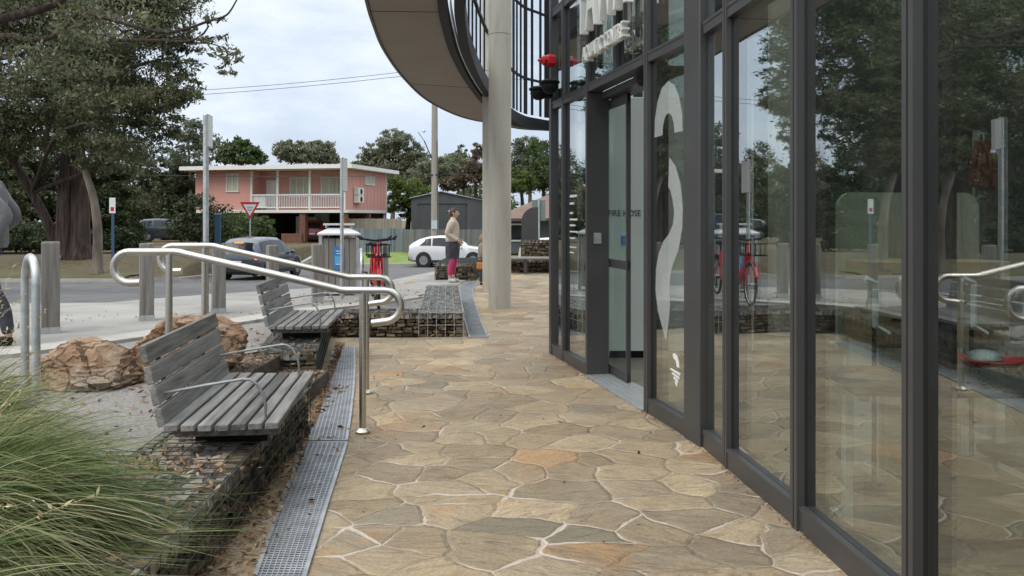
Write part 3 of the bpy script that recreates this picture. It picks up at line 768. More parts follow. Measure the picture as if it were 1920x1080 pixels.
BASE = Vector((1.2, 5.42, 0))
bld = thing('glazed_building', 'charcoal framed glass front of the building filling the right of the view', 'building', BASE)
NODES = [(.403, 9.21), (1.2, 5.42), (1.325, 3.99), (1.388, 2.976), (1.42, 1.95), (1.40, .85), (1.33, -.4)]
class Facet:
    def __init__(s, a, b):
        s.a = Vector((*a, 0)); s.b = Vector((*b, 0)); s.u = (s.b - s.a).normalized(); s.L = (s.b - s.a).length
        s.n = Vector((s.u.y, -s.u.x, 0))          # towards the court
        if s.n.x > 0: s.n = -s.n
    def at(s, t, d=0, z=0): return s.a + s.u * t + s.n * d + Vector((0, 0, z))
    def y(s, y): return (s.a.y - y) / -s.u.y
    def box(s, mb, t0, t1, d0, d1, z0, z1):
        q = [s.at(t0, d0), s.at(t1, d0), s.at(t1, d1), s.at(t0, d1)]
        return mb.hexa([p + Vector((0, 0, z0)) for p in q] + [p + Vector((0, 0, z1)) for p in q])
FA = [Facet(a, b) for a, b in zip(NODES, NODES[1:])]
TOP = 5.6; TR = (2.615, 2.69); TR2 = (3.6, 3.68)
def part(name, mb, m, parent=None, **k): return mb.build(name, m, parent or bld, off=BASE, **k)
def mullion(f, t, w, z0, z1, d0=-.15, d1=0.0):
    m = MB(); f.box(m, t - w / 2, t + w / 2, d0, d1 - .012, z0, z1)
    f.box(m, t - w / 2, t - w * .08, d1 - .012, d1, z0, z1); f.box(m, t + w * .08, t + w / 2, d1 - .012, d1, z0, z1)
    o = part('mullion', m, M_frame)
    g = MB(); f.box(g, t + w / 2, t + w / 2 + .004, -.062, -.03, z0, z1); f.box(g, t - w / 2 - .004, t - w / 2, -.062, -.03, z0, z1)
    part('rubber_gasket', g, M_dark, o).parent = o
    return o
def pane(f, t0, t1, z0, z1, m=None, d=-.05):
    g = MB(); f.box(g, t0, t1, d - .012, d + .012, z0, z1); return part('glass_pane', g, m or M_glass)
def rail(f, t0, t1, z0, z1, name='transom', d0=-.13, d1=-.006, lip=True):
    m = MB(); f.box(m, t0, t1, d0, d1, z0, z1)
    if lip: f.box(m, t0, t1, d1 - .03, d1 + .004, z1 - .018, z1 + .002)
    return part(name, m, M_frame)
A = FA[0]
# facet A -- far bay, door bay, decal pane
cor = MB(); A.box(cor, 0, .09, -.16, .004, 0, TOP); part('corner_post', cor, M_frame)
tA = {k: A.y(v) for k, v in dict(m1=8.70, jamb=7.86, m2=6.385, post=5.66).items()}
def bay(f, t0, t1, zs, bottom=True):
    """zs: list of (z0,z1) glass storeys"""
    for z0, z1 in zs: pane(f, t0 - .006, t1 + .006, z0 - .006, z1 + .006)
ZS = [(.11, TR[0]), (TR[1], TR2[0]), (TR2[1], TOP)]
for t0, t1 in ((.09, tA['m1'] - .03), (tA['m1'] + .03, tA['jamb'] - .04)):
    bay(A, t0, t1, ZS); rail(A, t0, t1, 0, .11, 'bottom_rail')
mullion(A, tA['m1'], .06, 0, TOP)
jb = MB(); A.box(jb, tA['jamb'] - .04, tA['jamb'] + .012, -.21, .0, 0, TR[0]); part('door_jamb', jb, M_frame)
mullion(A, tA['jamb'] - .005, .06, TR[0], TOP); mullion(A, A.y(7.09), .06, TR[1], TOP)
mullion(A, tA['m2'], .075, 0, TOP, -.17)
for t0, t1 in ((tA['jamb'] + .03, A.y(7.09) - .03), (A.y(7.09) + .03, tA['m2'] - .035)): bay(A, t0, t1, ZS[1:])
bay(A, tA['m2'] + .035, tA['post'], ZS); rail(A, tA['m2'] + .035, tA['post'], 0, .11, 'bottom_rail')
rail(A, .09, tA['post'], *TR); rail(A, .09, tA['post'], *TR2)
bp = MB(); A.box(bp, tA['post'], A.L + .005, -.26, .012, 0, TOP); part('wide_post', bp, M_frame, bevel=.006)
# door: header, sensor, sliding leaf behind the far bay, threshold
hd = MB(); A.box(hd, tA['jamb'] + .012, tA['m2'] - .038, -.34, -.135, 2.555, TR[0] - .004); part('door_header', hd, M_frame)
sn = MB(); c = A.at((tA['jamb'] + tA['m2']) / 2 + .42, -.115, 2.53); sn.ell(c, (.055, .09, .035), 12, 8); A.box(sn, tA['m2'] - .46, tA['m2'] - .18, -.134, -.10, 2.54, 2.60); part('door_sensor', sn, M_black)
lf = MB(); l0, l1 = tA['jamb'] - .9, A.y(7.40)
for a, b, z0, z1 in ((l0, l1, .02, .10), (l0, l1, 1.0, 1.075), (l0, l1, 2.47, 2.55), (l0, l0 + .06, .02, 2.55), (l1 - .035, l1, .02, 2.55)):
    A.box(lf, a, b, -.26 + (.001 if z1 - z0 < 1 else 0), -.225 - (.001 if z1 - z0 < 1 else 0), z0, z1)
leaf_o = part('sliding_door', lf, M_frame)
g_ = MB(); A.box(g_, l0 + .05, l1 - .03, -.247, -.238, .08, 2.48); part('door_glass', g_, M_door_glass, leaf_o)
th = MB(); A.box(th, tA['jamb'] + .012, tA['m2'] - .038, -.30, .02, .0, .014)
for k in range(5): A.box(th, tA['jamb'] + .012, tA['m2'] - .038, -.26 + k * .06, -.25 + k * .06, .014, .017)
part('threshold', th, M_alu)
bt = MB(); bt.box(A.at(tA['jamb'] + .0155, -.10, 1.27), (.07, .012, .10), Matrix.Rotation(math.atan2(A.n.y, A.n.x), 3, 'Z')); part('door_button', bt, M_galv)
# curved part: facets B.. (panes about a metre wide)
FB = FA[1]
t_m = FB.y(4.98)
for f_i, f in enumerate(FA[1:]):
    zs = ZS
    cuts_ = [0] + ([t_m] if f_i == 0 else []) + [f.L]
    for a, b in zip(cuts_, cuts_[1:]):
        a2 = a + (.03 if a > 0 or f_i == 0 else .03); b2 = b - (.04 if b == f.L else .033)
        bay(f, a2, b2, zs); rail(f, a2, b2, 0, .115, 'bottom_rail')
        rail(f, a2, b2, *TR)
    if f_i == 0: mullion(f, t_m, .07, 0, TOP)
    mullion(f, f.L - .005, .075, 0, TOP, -.15, .008)
# end wall, added glass roof
EW = Facet((2.35, 9.73), (.46, 9.27))
EW.n = Vector((-EW.u.y, EW.u.x, 0)) if (-EW.u.y) * 0 + EW.u.x > 0 else Vector((EW.u.y, -EW.u.x, 0))
e = MB(); EW.box(e, 0, EW.L, -.05, .05, 0, .12); EW.box(e, 0, EW.L, -.05, .05, *TR); EW.box(e, 0, EW.L, -.05, .05, 5.4, TOP)
for k in range(3): EW.box(e, .04 + k * .9, .11 + k * .9, -.055, .055, .12, 5.4)
part('end_wall_frame', e, M_frame)
for z0, z1 in ((.12, TR[0]), (TR[1], 5.4)):
    g_ = MB(); EW.box(g_, 0, EW.L, -.012, .012, z0, z1); part('glass_pane', g_, M_glass)
rf = MB()  # unseen glazed roof and beams, added so daylight brightens the rooms
for x in (2.2, 3.6, 5.0, 6.4, 7.8): rf.box((x, 4.2, TOP + .1), (.12, 11.2, .2))
for y in (-1.3, 1.6, 4.4, 7.2, 9.8): rf.box((4.8, y, TOP + .1), (6.4, .12, .198))
part('added_roof_beams', rf, M_frame)
rg = MB(); rg.box((5.0, 4.2, TOP + .23), (6.2, 11.4, .03)); part('added_roof_glazing', rg, M_door_glass)
# frosted shapes on the door-side pane
def dec(px, py):
    k = (px - 960) / F; y = 2.384 / (k + .211); return ((Vector((k * y, y, 0)) - A.a).dot(A.u), EYE - (py - HZ) / F * y)
def decal(pts, name='glass_decal', m=None):
    mb = MB(); P = [A.at(t, -.0362, z) for t, z in pts]
    mb.extr(P, A.n * .0012); return part(name, mb, m or M_decal)
def band(outer, inner):
    o_ = [dec(*p) for p in outer]; i_ = [dec(*p) for p in inner]; mb = MB(); n = len(o_)
    vs = []
    for a, b in zip(o_, i_):
        vs += [A.at(a[0], -.0362, a[1]), A.at(b[0], -.0362, b[1]), A.at(a[0], -.034, a[1]), A.at(b[0], -.034, b[1])]
    fs = []
    for k in range(n - 1):
        q = 4 * k; fs += [(q, q + 1, q + 5, q + 4), (q + 2, q + 6, q + 7, q + 3)]
    mb.add(vs, fs); return part('glass_decal', mb, M_decal)
band([(1228, 258), (1229, 222), (1234, 190), (1242, 165), (1254, 152), (1266, 160), (1275, 184), (1280, 212), (1281, 246)],
     [(1243, 254), (1244, 236), (1247, 222), (1250, 215), (1255, 212), (1260, 216), (1263, 226), (1265, 238), (1265.5, 249)])
band([(1256, 294), (1268, 312), (1277, 345), (1281.5, 390), (1280, 430), (1273, 468), (1264, 492), (1258, 512), (1256, 540), (1257, 570), (1255, 600), (1251, 634)],
     [(1254, 350), (1258, 358), (1262, 374), (1265, 398), (1263, 420), (1256, 438), (1245, 452), (1236, 476), (1231, 505), (1230, 545), (1235, 585), (1248, 634)])
def small(pts): decal([dec(*p) for p in pts], 'small_decal', M_signw)
small([(1262, 664), (1266, 662), (1271, 668), (1274, 680), (1275, 690), (1270, 688), (1268, 676), (1264, 672)])
for k in range(4): small([(1257 + k * 3, 692 + k * 8), (1259 + k * 3, 690 + k * 8), (1277 - k * 2, 700 + k * 7), (1276 - k * 2, 705 + k * 7)])
# white opening-hours lines on the far pane
for k, (py, w) in enumerate(((368, 14), (382, 8), (400, 6), (412, 14), (423, 10), (435, 15), (447, 10), (464, 12), (474, 8))):
    def dd(px, py): 
        return dec(px, py)
    x = 1069
    a = dd(x, py - 2.3); b = dd(x + w, py - 2.3); c = dd(x + w, py + 2); d = dd(x, py + 2)
    t0, t1 = a[0], b[0]; mb = MB(); L_ = t1 - t0; q = t0
    while q < t1 - .02:
        wq = random.uniform(.03, .09); wq = min(wq, t1 - q)
        A.box(mb, q, q + wq * .85, -.0362, -.034, (c[1] + .004), a[1]); q += wq
    part('opening_hours_line', mb, M_signw)
# raised white sign lettering above the door
sg = thing('wall_sign', 'raised white lettering sign above the glass entrance door', 'sign', A.at(A.y(7.75), .02, 2.86))
so = A.at(A.y(7.75), .02, 2.86)
t0 = A.y(7.86); 
text_mb(mb := MB(), 'YAWA', A.at(t0, .03, 3.115), A.u, (0, 0, 1), A.n, .56, .07, width=A.y(6.55) - t0).build('large_lettering', M_signw, sg, off=so)
t0 = A.y(7.72)
text_mb(mb := MB(), 'AQUATIC CENTRE', A.at(t0, .03, 2.865), A.u, (0, 0, 1), A.n, .125, .06, width=A.y(6.63) - t0).build('small_lettering', M_signw, sg, off=so)
br_ = MB()
for y in (7.5, 6.8): A.box(br_, A.y(y), A.y(y) + .03, 0.0, .03, 2.9, 3.6)
br_.build('sign_bracket', M_frame, sg, off=so)
# red alarm and black camera cluster on the far corner
c0 = dp(1032, 115, 9.02) + A.n * .09
t = thing('fire_alarm', 'small red alarm light fixed on the far corner of the glass building', 'alarm', A.at(.22, .02, c0.z))
Mx = Matrix.Rotation(math.atan2(A.n.y, A.n.x), 3, 'Z') @ Matrix.Rotation(R(90), 3, 'Y')
o0 = A.at(.1, .02, c0.z)
MB().lathe([(.066, -.02), (.07, .0), (.07, .055), (.064, .06)], 6, M=Mx).build('alarm_base', M_red, t)
MB().lathe([(.055, .06), (.055, .10), (.035, .12)], 8, M=Mx).build('alarm_body', M_red, t)
MB().lathe([(.02, .12), (.022, .135), (.012, .16)], 10, M=Mx).build('alarm_lens', M_red, t, smooth=True)
c1 = dp(1032, 172, 9.0)
t = thing('security_camera', 'black cluster of cameras on the far corner below the red alarm', 'camera', A.at(.1, .02, c1.z))
m = MB(); m.lathe([(.05, -.02), (.06, .0), (.06, .05), (.03, .09)], 10, M=Mx); m.tube([(0, 0, 0), tuple(A.n * .12)], .03, 8); m.build('camera_bracket', M_black, t)
for k, (dt, dz, dn) in enumerate(((-.10, .01, .10), (.12, -.02, .15), (.38, .012, .10))):
    v = A.n * dn + A.u * dt; q = MB(); q.ell((v.x, v.y, dz), (.09, .09, .075), 12, 8); q.build('camera_dome', M_black, t, smooth=True)
    q = MB(); q.lathe([(.10, .03), (.105, .05), (.06, .07)], 12, (v.x, v.y, dz)); q.build('camera_cap', M_black, t, smooth=True)

# ------------------------------------------------------------------ inside
fl = [(1.265, 5.42), (.475, 9.2), (2.4, 9.72), (4, 10), (9, 9.9), (9, -1.4), (1.40, -1.4), (1.46, .85), (1.48, 1.95), (1.456, 2.98), (1.395, 3.99)]
tag(MB().prism(fl, -.2, .008).build('floor', M_intf), kind='structure')
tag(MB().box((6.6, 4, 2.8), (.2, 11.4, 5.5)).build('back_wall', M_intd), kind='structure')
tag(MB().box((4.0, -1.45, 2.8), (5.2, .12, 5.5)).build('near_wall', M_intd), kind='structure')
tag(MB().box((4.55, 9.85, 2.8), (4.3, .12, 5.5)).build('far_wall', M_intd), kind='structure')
tag(MB().prism([(1.9, -1.3), (1.9, 1.2), (6.4, 1.2), (6.4, -1.3)], 3.66, 3.76).build('ceiling', mat('ceiling_grey', [(.22, .22, .21)], 2, .9)), kind='structure')
w = thing('hose_cabinet_wall', 'white wall panel with dark lettering seen through the open glass door', 'wall panel', (1.7, 8.85, 0))
MB().box((.06, .06, 1.36), (1.5, .12, 2.7)).build('panel', M_intw, w, bevel=.005)
text_mb(mb := MB(), 'FIRE HOSE', Vector((-.70 + (0), -.001, 1.475)), (1, 0, 0), (0, 0, 1), (0, -1, 0), .065, .003, width=.335).build('lettering', M_black, w)
sk = MB(); sk.box((.06, -.004, .045), (1.5, .012, .07)); sk.build('skirting', M_black, w)
blue = MB(); blue.box((-.545, -.006, 1.23), (.045, .012, .09)); blue.build('blue_label', mat('label_blue', [(.05, .25, .6)], 2, .5), w)
def desk(label, x, y, w_, d_, h, rz=0):
    t = thing('desk', label, 'desk', (x, y, .008), rz, 'white legged desks behind the glass')
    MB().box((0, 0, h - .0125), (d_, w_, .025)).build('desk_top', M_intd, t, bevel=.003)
    MB().box((.0, -.05, .19), (.30, w_ - .46, .28)).build('low_panel', M_ply, t, bevel=.004)
    for s in (-1, 1):
        l = MB(); yy = s * (w_ / 2 - .06)
        l.box((.0, yy, h / 2), (.06, .04, h - .06)); l.box((0, yy, .018), (d_ - .06, .06, .03)); l.box((0, yy, h - .045), (d_ - .12, .05, .035))
        l.build('leg', M_white, t, bevel=.004)
    return t
d1 = desk('white legged desk with plywood panel behind the second large pane from the door post', 2.02, 3.85, 1.1, .62, .72, R(84))
d2 = dup(d1, (2.05, 2.45, .008), R(92), 'white legged desk with plywood panel behind the pane at the right edge')
sc = thing('desk_screen', 'sage green rounded privacy screen behind the middle pane', 'screen', (2.40, 5.16, .008), R(6))
def rrect(w, h, r, n=6):
    out = []
    for cx, cz, a in ((w / 2 - r, h - r, 0), (-w / 2 + r, h - r, 90)):
        out += [(cx + r * math.cos(R(a + 90 * i / n)), cz + r * math.sin(R(a + 90 * i / n))) for i in range(n + 1)]
    return [(w / 2, 0)] + out + [(-w / 2, 0)]
MB().extr([(x, 0, z + .66) for x, z in rrect(.90, .94, .09)], (0, .03, 0)).build('felt_panel', M_sage, sc)
for x in (-.38, .38): MB().box((x, .015, .33), (.04, .04, .66)).build('screen_post', M_white, sc)
cb = thing('plywood_cabinet', 'plywood cabinet with two rows of dark handle slots below the sage screen', 'cabinet', (2.40, 4.95, .008), R(6))
MB().box((0, 0, .97), (.82, .32, .46)).build('carcass', M_ply, cb, bevel=.004)
for x in (-.38, .38): MB().box((x, 0, .37), (.04, .26, .738)).build('leg', M_white, cb)
for zz in (.88, 1.13):
    MB().box((-.05, -.163, zz), (.5, .006, .014)).build('handle_slot', M_black, cb)
tw = thing('red_bowl_seat', 'red shallow curved seat with a grey top behind the pane at the right', 'seat', (2.42, 4.32, .008), 0)
MB().lathe([(.02, .665), (.06, .668), (.11, .69), (.16, .735), (.152, .738), (.1, .71)], 22).build('bowl', M_red, tw, smooth=True)
MB().lathe([(.025, 0), (.03, .67)], 10).build('stem', M_white, tw); MB().lathe([(.2, 0), (.2, .015), (.04, .03)], 16).build('foot', M_white, tw)
MB().ell((-.03, 0, .735), (.09, .09, .045), 14, 8).build('cushion', M_galv, tw, smooth=True)
ck = thing('hanging_coat', 'dull red coat hanging in the dark room at right', 'coat', (3.98, 7.2, 1.72)); ck.scale = (.42, .6, .62)
cm = MB(); 
for k in range(9):
    a = -.22 + .055 * k; cm.tube([(a * .6, 0, .62), (a, .03 * (k % 2), .3), (a * 1.1, .02 * ((k + 1) % 2), 0)], [.05, .06, .055], 7)
cm.build('coat_body', mat('dull_red_cloth', [(.10, .03, .026), (.16, .05, .042)], 6, .9), ck, smooth=True)
hk = MB(); hk.tube([(0, 0, .62), (0, 0, .72), (0, .1, .74)], .012, 6); hk.build('hook', M_galv, ck)
rk = MB(); rk.box((0, 0, 1.1), (.04, .04, 2.2)); 
rkt = thing('coat_stand', 'thin steel stand inside the dark room near the hanging coat', 'stand', (3.98, 7.32, .008)); rk.build('upright', M_galv, rkt); MB().lathe([(.2, 0), (.2, .02), (.03, .03)], 14).build('foot', M_galv, rkt)

for px0, lab in ((1622, 'white cranked bracket in front of the plywood cabinet'), (1806, 'white cranked bracket left of the red bowl seat')):
    P = [dp(px0, 523, 4.5), dp(px0 + 20, 530, 4.5), dp(px0 + 20, 612, 4.5), dp(px0 + 44, 627, 4.5)]
    b0 = Vector((P[2].x, 4.5, .008)); t = thing('cranked_bracket', lab, 'bracket', b0, 0, 'white cranked brackets behind the glass')
    MB().tube([p - b0 for p in P], .019, 4).build('bent_bar', M_white, t)
    MB().tube([P[2] - b0 + Vector((.004, .03, .0)), Vector((.004, .03, .01))], .012, 6).build('upright', M_black, t); MB().lathe([(.12, 0), (.12, .012), (.02, .02)], 12, (.004, .03, 0)).build('foot', M_black, t)
# ------------------------------------------------------------------ concrete columns
def column(label, x, y, r, h):
    t = thing('concrete_column', label, 'column', (x, y, H(x, y)), 0, 'round concrete columns')
    MB().lathe([(r, 0), (r, min(4.42, h))], 40).build('shaft', M_col, t, smooth=True)
    if h < 4.5: return
    MB().lathe([(r - .006, 4.42), (r - .006, 4.428)], 40).build('joint', M_core, t, smooth=True)
    MB().lathe([(r + .001, 4.428), (r + .001, h)], 40).build('upper_shaft', M_col, t, smooth=True)
column('pale round concrete column standing inside behind the narrow pane', 2.72, 8.5, .165, 3.6)
column('nearer round concrete column standing on the paving', -.196, 13.65 + .18, .182, 6.6)
column('thinner looking concrete column half hidden behind the nearer one', -.41, 17.3, .19, 6.6)

# ------------------------------------------------------------------ curved canopy with its screen
def catmull(P, n):
    out = []
    P = [Vector((*p, 0)) for p in P]; Q = [P[0] * 2 - P[1]] + P + [P[-1] * 2 - P[-2]]
    for i in range(1, len(Q) - 2):
        for k in range(n):
            t = k / n; a, b, c, d = Q[i - 1:i + 3]
            out.append(.5 * ((2 * b) + (c - a) * t + (2 * a - 5 * b + 4 * c - d) * t * t + (3 * b - a - 3 * c + d) * t ** 3))
    return out + [P[-1]]
ch_ = 2.5; ZC = EYE + ch_
def cp(px, py): 
    y = F * ch_ / (HZ - py); return ((px - 960) / F * y, y)
inner = catmull([(-.45, 6.0), (-.68, 7.8), cp(820, 0), cp(829, 50), cp(845, 100), cp(872, 150), cp(905, 193), cp(934, 219), cp(962, 233), cp(992, 239), cp(1027, 243), (2.4, 24.1)], 10)
outer = catmull([(-.9, 5.6), (-1.4, 7.7), cp(690, 0), cp(703, 45), cp(722, 92), cp(757, 143), cp(800, 185), cp(850, 212), cp(892, 225), cp(940, 232), cp(988, 242), (2.4, 24.25)], 10)
inner[-1] = inner[-1]
cb_ = Vector((-.4, 17.3, ZC)); can = thing('curved_canopy', 'upper storey curved canopy with brown soffit and glazed screen', 'canopy', cb_)
M_soff = mat('bronze_soffit', [(.225, .195, .165), (.26, .228, .195)], 1.1, .75)
n = min(len(inner), len(outer)); so_, fa_ = MB(), MB()
vs = []
for a, b in zip(outer, inner):
    vs += [(a.x, a.y, ZC), (b.x, b.y, ZC), (b.x, b.y, ZC + .16), (a.x, a.y, ZC + .16)]
fs = []
for i in range(n - 1):
    q = 4 * i
    for k in range(4): fs.append((q + k, q + (k + 1) % 4, q + 4 + (k + 1) % 4, q + 4 + k))
so_.add(vs, fs).build('soffit', M_soff, can, off=cb_)
vs, fs = [], []
for i, a in enumerate(outer):
    t = (outer[min(i + 1, n - 1)] - outer[max(0, i - 1)]).normalized(); nn = Vector((-t.y, t.x, 0)) * .03
    p = a + nn * .15; q_ = a + nn * 1.2
    vs += [(p.x, p.y, ZC - .02), (q_.x, q_.y, ZC - .02), (q_.x, q_.y, ZC + .2), (p.x, p.y, ZC + .2)]
for i in range(n - 1):
    q = 4 * i
    for k in range(4): fs.append((q + k, q + (k + 1) % 4, q + 4 + (k + 1) % 4, q + 4 + k))
for i in (24, 53):
    a, b = outer[i], inner[i]; d = (b - a).normalized(); q = Vector((-d.y, d.x, 0)) * .006
    j_ = MB(); j_.hexa([p_ + Vector((0, 0, ZC - .004)) for p_ in (a - q, a + q, b + q, b - q)] + [p_ + Vector((0, 0, ZC + .01)) for p_ in (a - q, a + q, b + q, b - q)]); j_.build('soffit_joint', M_black, can, off=cb_)
fa_.add(vs, fs).build('fascia', mat('fascia_bronze', [(.09, .08, .068)], 2, .6), can, off=cb_)
def along(curve, d, z0, z1, w, name, m, mb=None):
    vs, fs = [], []; k = len(curve)
    for i, a in enumerate(curve):
        t = (curve[min(i + 1, k - 1)] - curve[max(0, i - 1)]).normalized(); nn = Vector((t.y, -t.x, 0))
        p = a + nn * d; q_ = a + nn * (d + w)
        vs += [(p.x, p.y, z0), (q_.x, q_.y, z0), (q_.x, q_.y, z1), (p.x, p.y, z1)]
    for i in range(k - 1):
        q = 4 * i
        for j in range(4): fs.append((q + j, q + (j + 1) % 4, q + 4 + (j + 1) % 4, q + 4 + j))
    return MB().add(vs, fs).build(name, m, can, off=cb_)
along(inner, .003, ZC - .04, ZC + .12, .11, 'outer_beam', M_black)
along(inner, .14, ZC + .0, ZC + .10, .018, 'bright_line_strip', M_alu)  # pale metal strip whose colour stands in for a bright line of light
along(inner, .19, ZC - .05, ZC + .22, .13, 'ring_beam', M_black)
for z in (ZC + 1.22, ZC + 3.1, ZC + 5.0): along(inner, .215, z, z + .06, .05, 'screen_rail', M_black)
sc_len = [0]
for a, b in zip(inner, inner[1:]): sc_len.append(sc_len[-1] + (b - a).length)
def at_len(s):
    for i in range(len(inner) - 1):
        if s <= sc_len[i + 1]:
            f = (s - sc_len[i]) / max(1e-6, sc_len[i + 1] - sc_len[i]); t = (inner[i + 1] - inner[i]).normalized()
            return inner[i].lerp(inner[i + 1], f), t
    return inner[-1], (inner[-1] - inner[-2]).normalized()
s = .2; k = 0
while s < sc_len[-1]:
    p, t = at_len(s); nn = Vector((t.y, -t.x, 0)); q = p + nn * .24
    far_ = p.y > 17.5; w_ = ((.19 if k % 3 == 0 else .09) if far_ else .045)
    MB().box((q.x, q.y, ZC + 2.9), (w_, .03, 5.2), Matrix.Rotation(math.atan2(t.y, t.x), 3, 'Z')).build('screen_mullion', M_black, can, off=cb_)
    s += .40 if far_ else .8; k += 1
along(inner, .232, ZC + .3, ZC + 5.4, .012, 'screen_glass', M_screen_glass)
# ------------------------------------------------------------------ sign poles, bin, bikes
def pole_sign(label, px, pyb, z, pw, ptop, sy0, sy1, sw, rz, r=.03, pm=None, cat='sign'):
    x, y = gp(px, pyb, z); zt = EYE - (ptop - HZ) / F * y
    t = thing('street_sign', label, cat, (x, y, z), R(rz))
    MB().tube([(0, 0, 0), (0, 0, zt - z)], r, 12).build('pole', pm or M_galv, t, smooth=True)
    MB().lathe([(r + .001, zt - z), (r * .6, zt - z + .015)], 12).build('pole_cap', M_galv, t)
    z0 = EYE - (sy1 - HZ) / F * y - z; z1 = EYE - (sy0 - HZ) / F * y - z
    return t, z0, z1, y
M_signback = mat('sign_back', [(.30, .33, .34), (.38, .41, .42)], 5, .5, .5)
t, z0, z1, y = pole_sign('tall grey pole with a sign plate seen edge on, in front of the big tree', 386, 590, .29, 0, 216, 216, 277, 0, 98, .034)
MB().box((0, -.045, (z0 + z1) / 2), (.28, .012, z1 - z0)).build('sign_plate', M_signback, t); 
m = MB(); m.box((0, -.032, z0 + .08), (.05, .016, .03)); m.box((0, -.032, z1 - .08), (.05, .016, .03)); m.build('bracket', M_galv, t)
MB().box((0, -.0525, (z0 + z1) / 2), (.26, .002, z1 - z0 - .02)).build('sign_face', M_white, t)
t, z0, z1, y = pole_sign('slim grey pole with a narrow plate beside the slatted bin enclosure', 641, 560, .25, 0, 296, 297, 360, 0, 80, .027)
MB().box((0, -.04, (z0 + z1) / 2), (.22, .012, z1 - z0)).build('sign_plate', M_signback, t)
MB().box((0, -.03, (z0 + z1) / 2), (.05, .016, .2)).build('bracket', M_galv, t)
MB().box((0, -.0475, (z0 + z1) / 2), (.20, .002, z1 - z0 - .02)).build('sign_face', M_white, t)
# blue-posted parking sign on the verge
x, y = -14.5, 31.0; zb = H(x, y)
t = thing('street_sign', 'small white plate on a blue post on the verge by the pale thin trunk', 'sign', (x, y, zb))
M_bluep = mat('blue_post', [(.03, .075, .14)], 4, .6)
MB().box((0, 0, 1.15), (.09, .06, 2.3)).build('post', M_bluep, t)
MB().box((0, -.04, 2.55), (.22, .012, .56)).build('sign_plate', M_white, t); MB().box((0, -.05, 2.42), (.12, .006, .14)).build('printed_mark', M_red, t)
x, y = -12.9, 38.0; zb = H(x, y)
t = thing('blue_post', 'plain blue post on the verge behind the tall grey sign pole', 'post', (x - .2, y, zb)); MB().box((0, 0, .9), (.25, .12, 1.8)).build('post_body', M_bluep, t, bevel=.02); MB().box((0, 0, 1.82), (.3, .16, .04)).build('post_cap', M_galv, t)
# give way sign
yg = 36.0; p = dp(469, 395, yg); zb = H(p.x, yg)
t = thing('give_way_sign', 'red and white give way triangle on a thin post beyond the silver car', 'sign', (p.x, yg, zb))
MB().tube([(0, 0, 0), (0, 0, p.z - zb + .2)], .03, 8).build('pole', M_galv, t)
def tri(s, zc, yy, d): 
    h = s * .866; return [(-s / 2, yy, zc + h / 2), (0, yy, zc - h / 2), (s / 2, yy, zc + h / 2)]
zc = p.z - zb
o = MB().extr(tri(.84, zc, -.04, 0), (0, .01, 0)).build('sign_plate', M_red, t)
MB().extr(tri(.56, zc + .022, -.0435, 0), (0, .003, 0)).build('sign_face', M_white, o)
text_mb(mb := MB(), 'GIVE', Vector((-.13, -.0445, zc + .1)), (1, 0, 0), (0, 0, 1), (0, -1, 0), .075, .002, width=.26); text_mb(mb, 'WAY', Vector((-.1, -.0445, zc - .01)), (1, 0, 0), (0, 0, 1), (0, -1, 0), .075, .002, width=.2); mb.build('lettering', M_black, o)
# slatted bin enclosure
x, y = -2.82, 13.9; zb = H(x, y) + .0
t = thing('bin_enclosure', 'timber slatted rubbish bin enclosure with a white peaked cover', 'bin', (x, y, zb), R(12))
M_binw = mat('bin_slats', [(.20, .185, .165), (.29, .27, .245)], 4, .85, bump=.4, bscale=12, stretch=(8, 8, .7), island=.4)
s = MB()
for k in range(5):
    s.box((-.215 + k * .1075, -.27, .50), (.1, .03, .86)); s.box((-.215 + k * .1075, .27, .50), (.1, .03, .86))
    s.box((-.27, -.215 + k * .1075, .50), (.03, .1, .86)); s.box((.27, -.215 + k * .1075, .50), (.03, .1, .86))
s.build('slatted_side', M_binw, t, bevel=.003)
MB().box((0, 0, .5), (.49, .49, .84)).build('bin_liner', M_core, t)
q = MB()
for sx in (-1, 1):
    for sy in (-1, 1): q.box((sx * .29, sy * .29, .51), (.05, .05, 1.02))
q.build('corner_posts', M_galv, t)
rf_ = MB(); rf_.prism([(-.34, -.34), (.34, -.34), (.34, .34), (-.34, .34)], .985, 1.01)
rf_.add([(-.34, -.34, 1.011), (.34, -.34, 1.011), (.34, .34, 1.011), (-.34, .34, 1.011), (-.16, -.10, 1.10), (.16, -.10, 1.10), (.16, .10, 1.10), (-.16, .10, 1.10)], [(0, 1, 5, 4), (1, 2, 6, 5), (2, 3, 7, 6), (3, 0, 4, 7), (4, 5, 6, 7)])
rf_.box((0, 0, 1.155), (.5, .30, .03)); 
for sx in (-.2, .2): rf_.box((sx, 0, 1.12), (.03, .2, .05))
rf_.build('cover', mat('bin_cover', [(.60, .61, .62)], 3, .5), t)
MB().box((.0, -.293, .62), (.16, .008, .36)).build('notice', mat('notice_blue', [(.03, .16, .50), (.05, .27, .62)], 5, .5), t)
MB().box((.0, -.2985, .58), (.13, .003, .14)).build('notice_panel', mat('notice_pale', [(.10, .42, .72)], 5, .5), t)
for zz, ww in ((.73, .10), (.69, .08), (.52, .10)): MB().box((0, -.3005, zz), (ww, .002, .012)).build('notice_line', M_white, t)

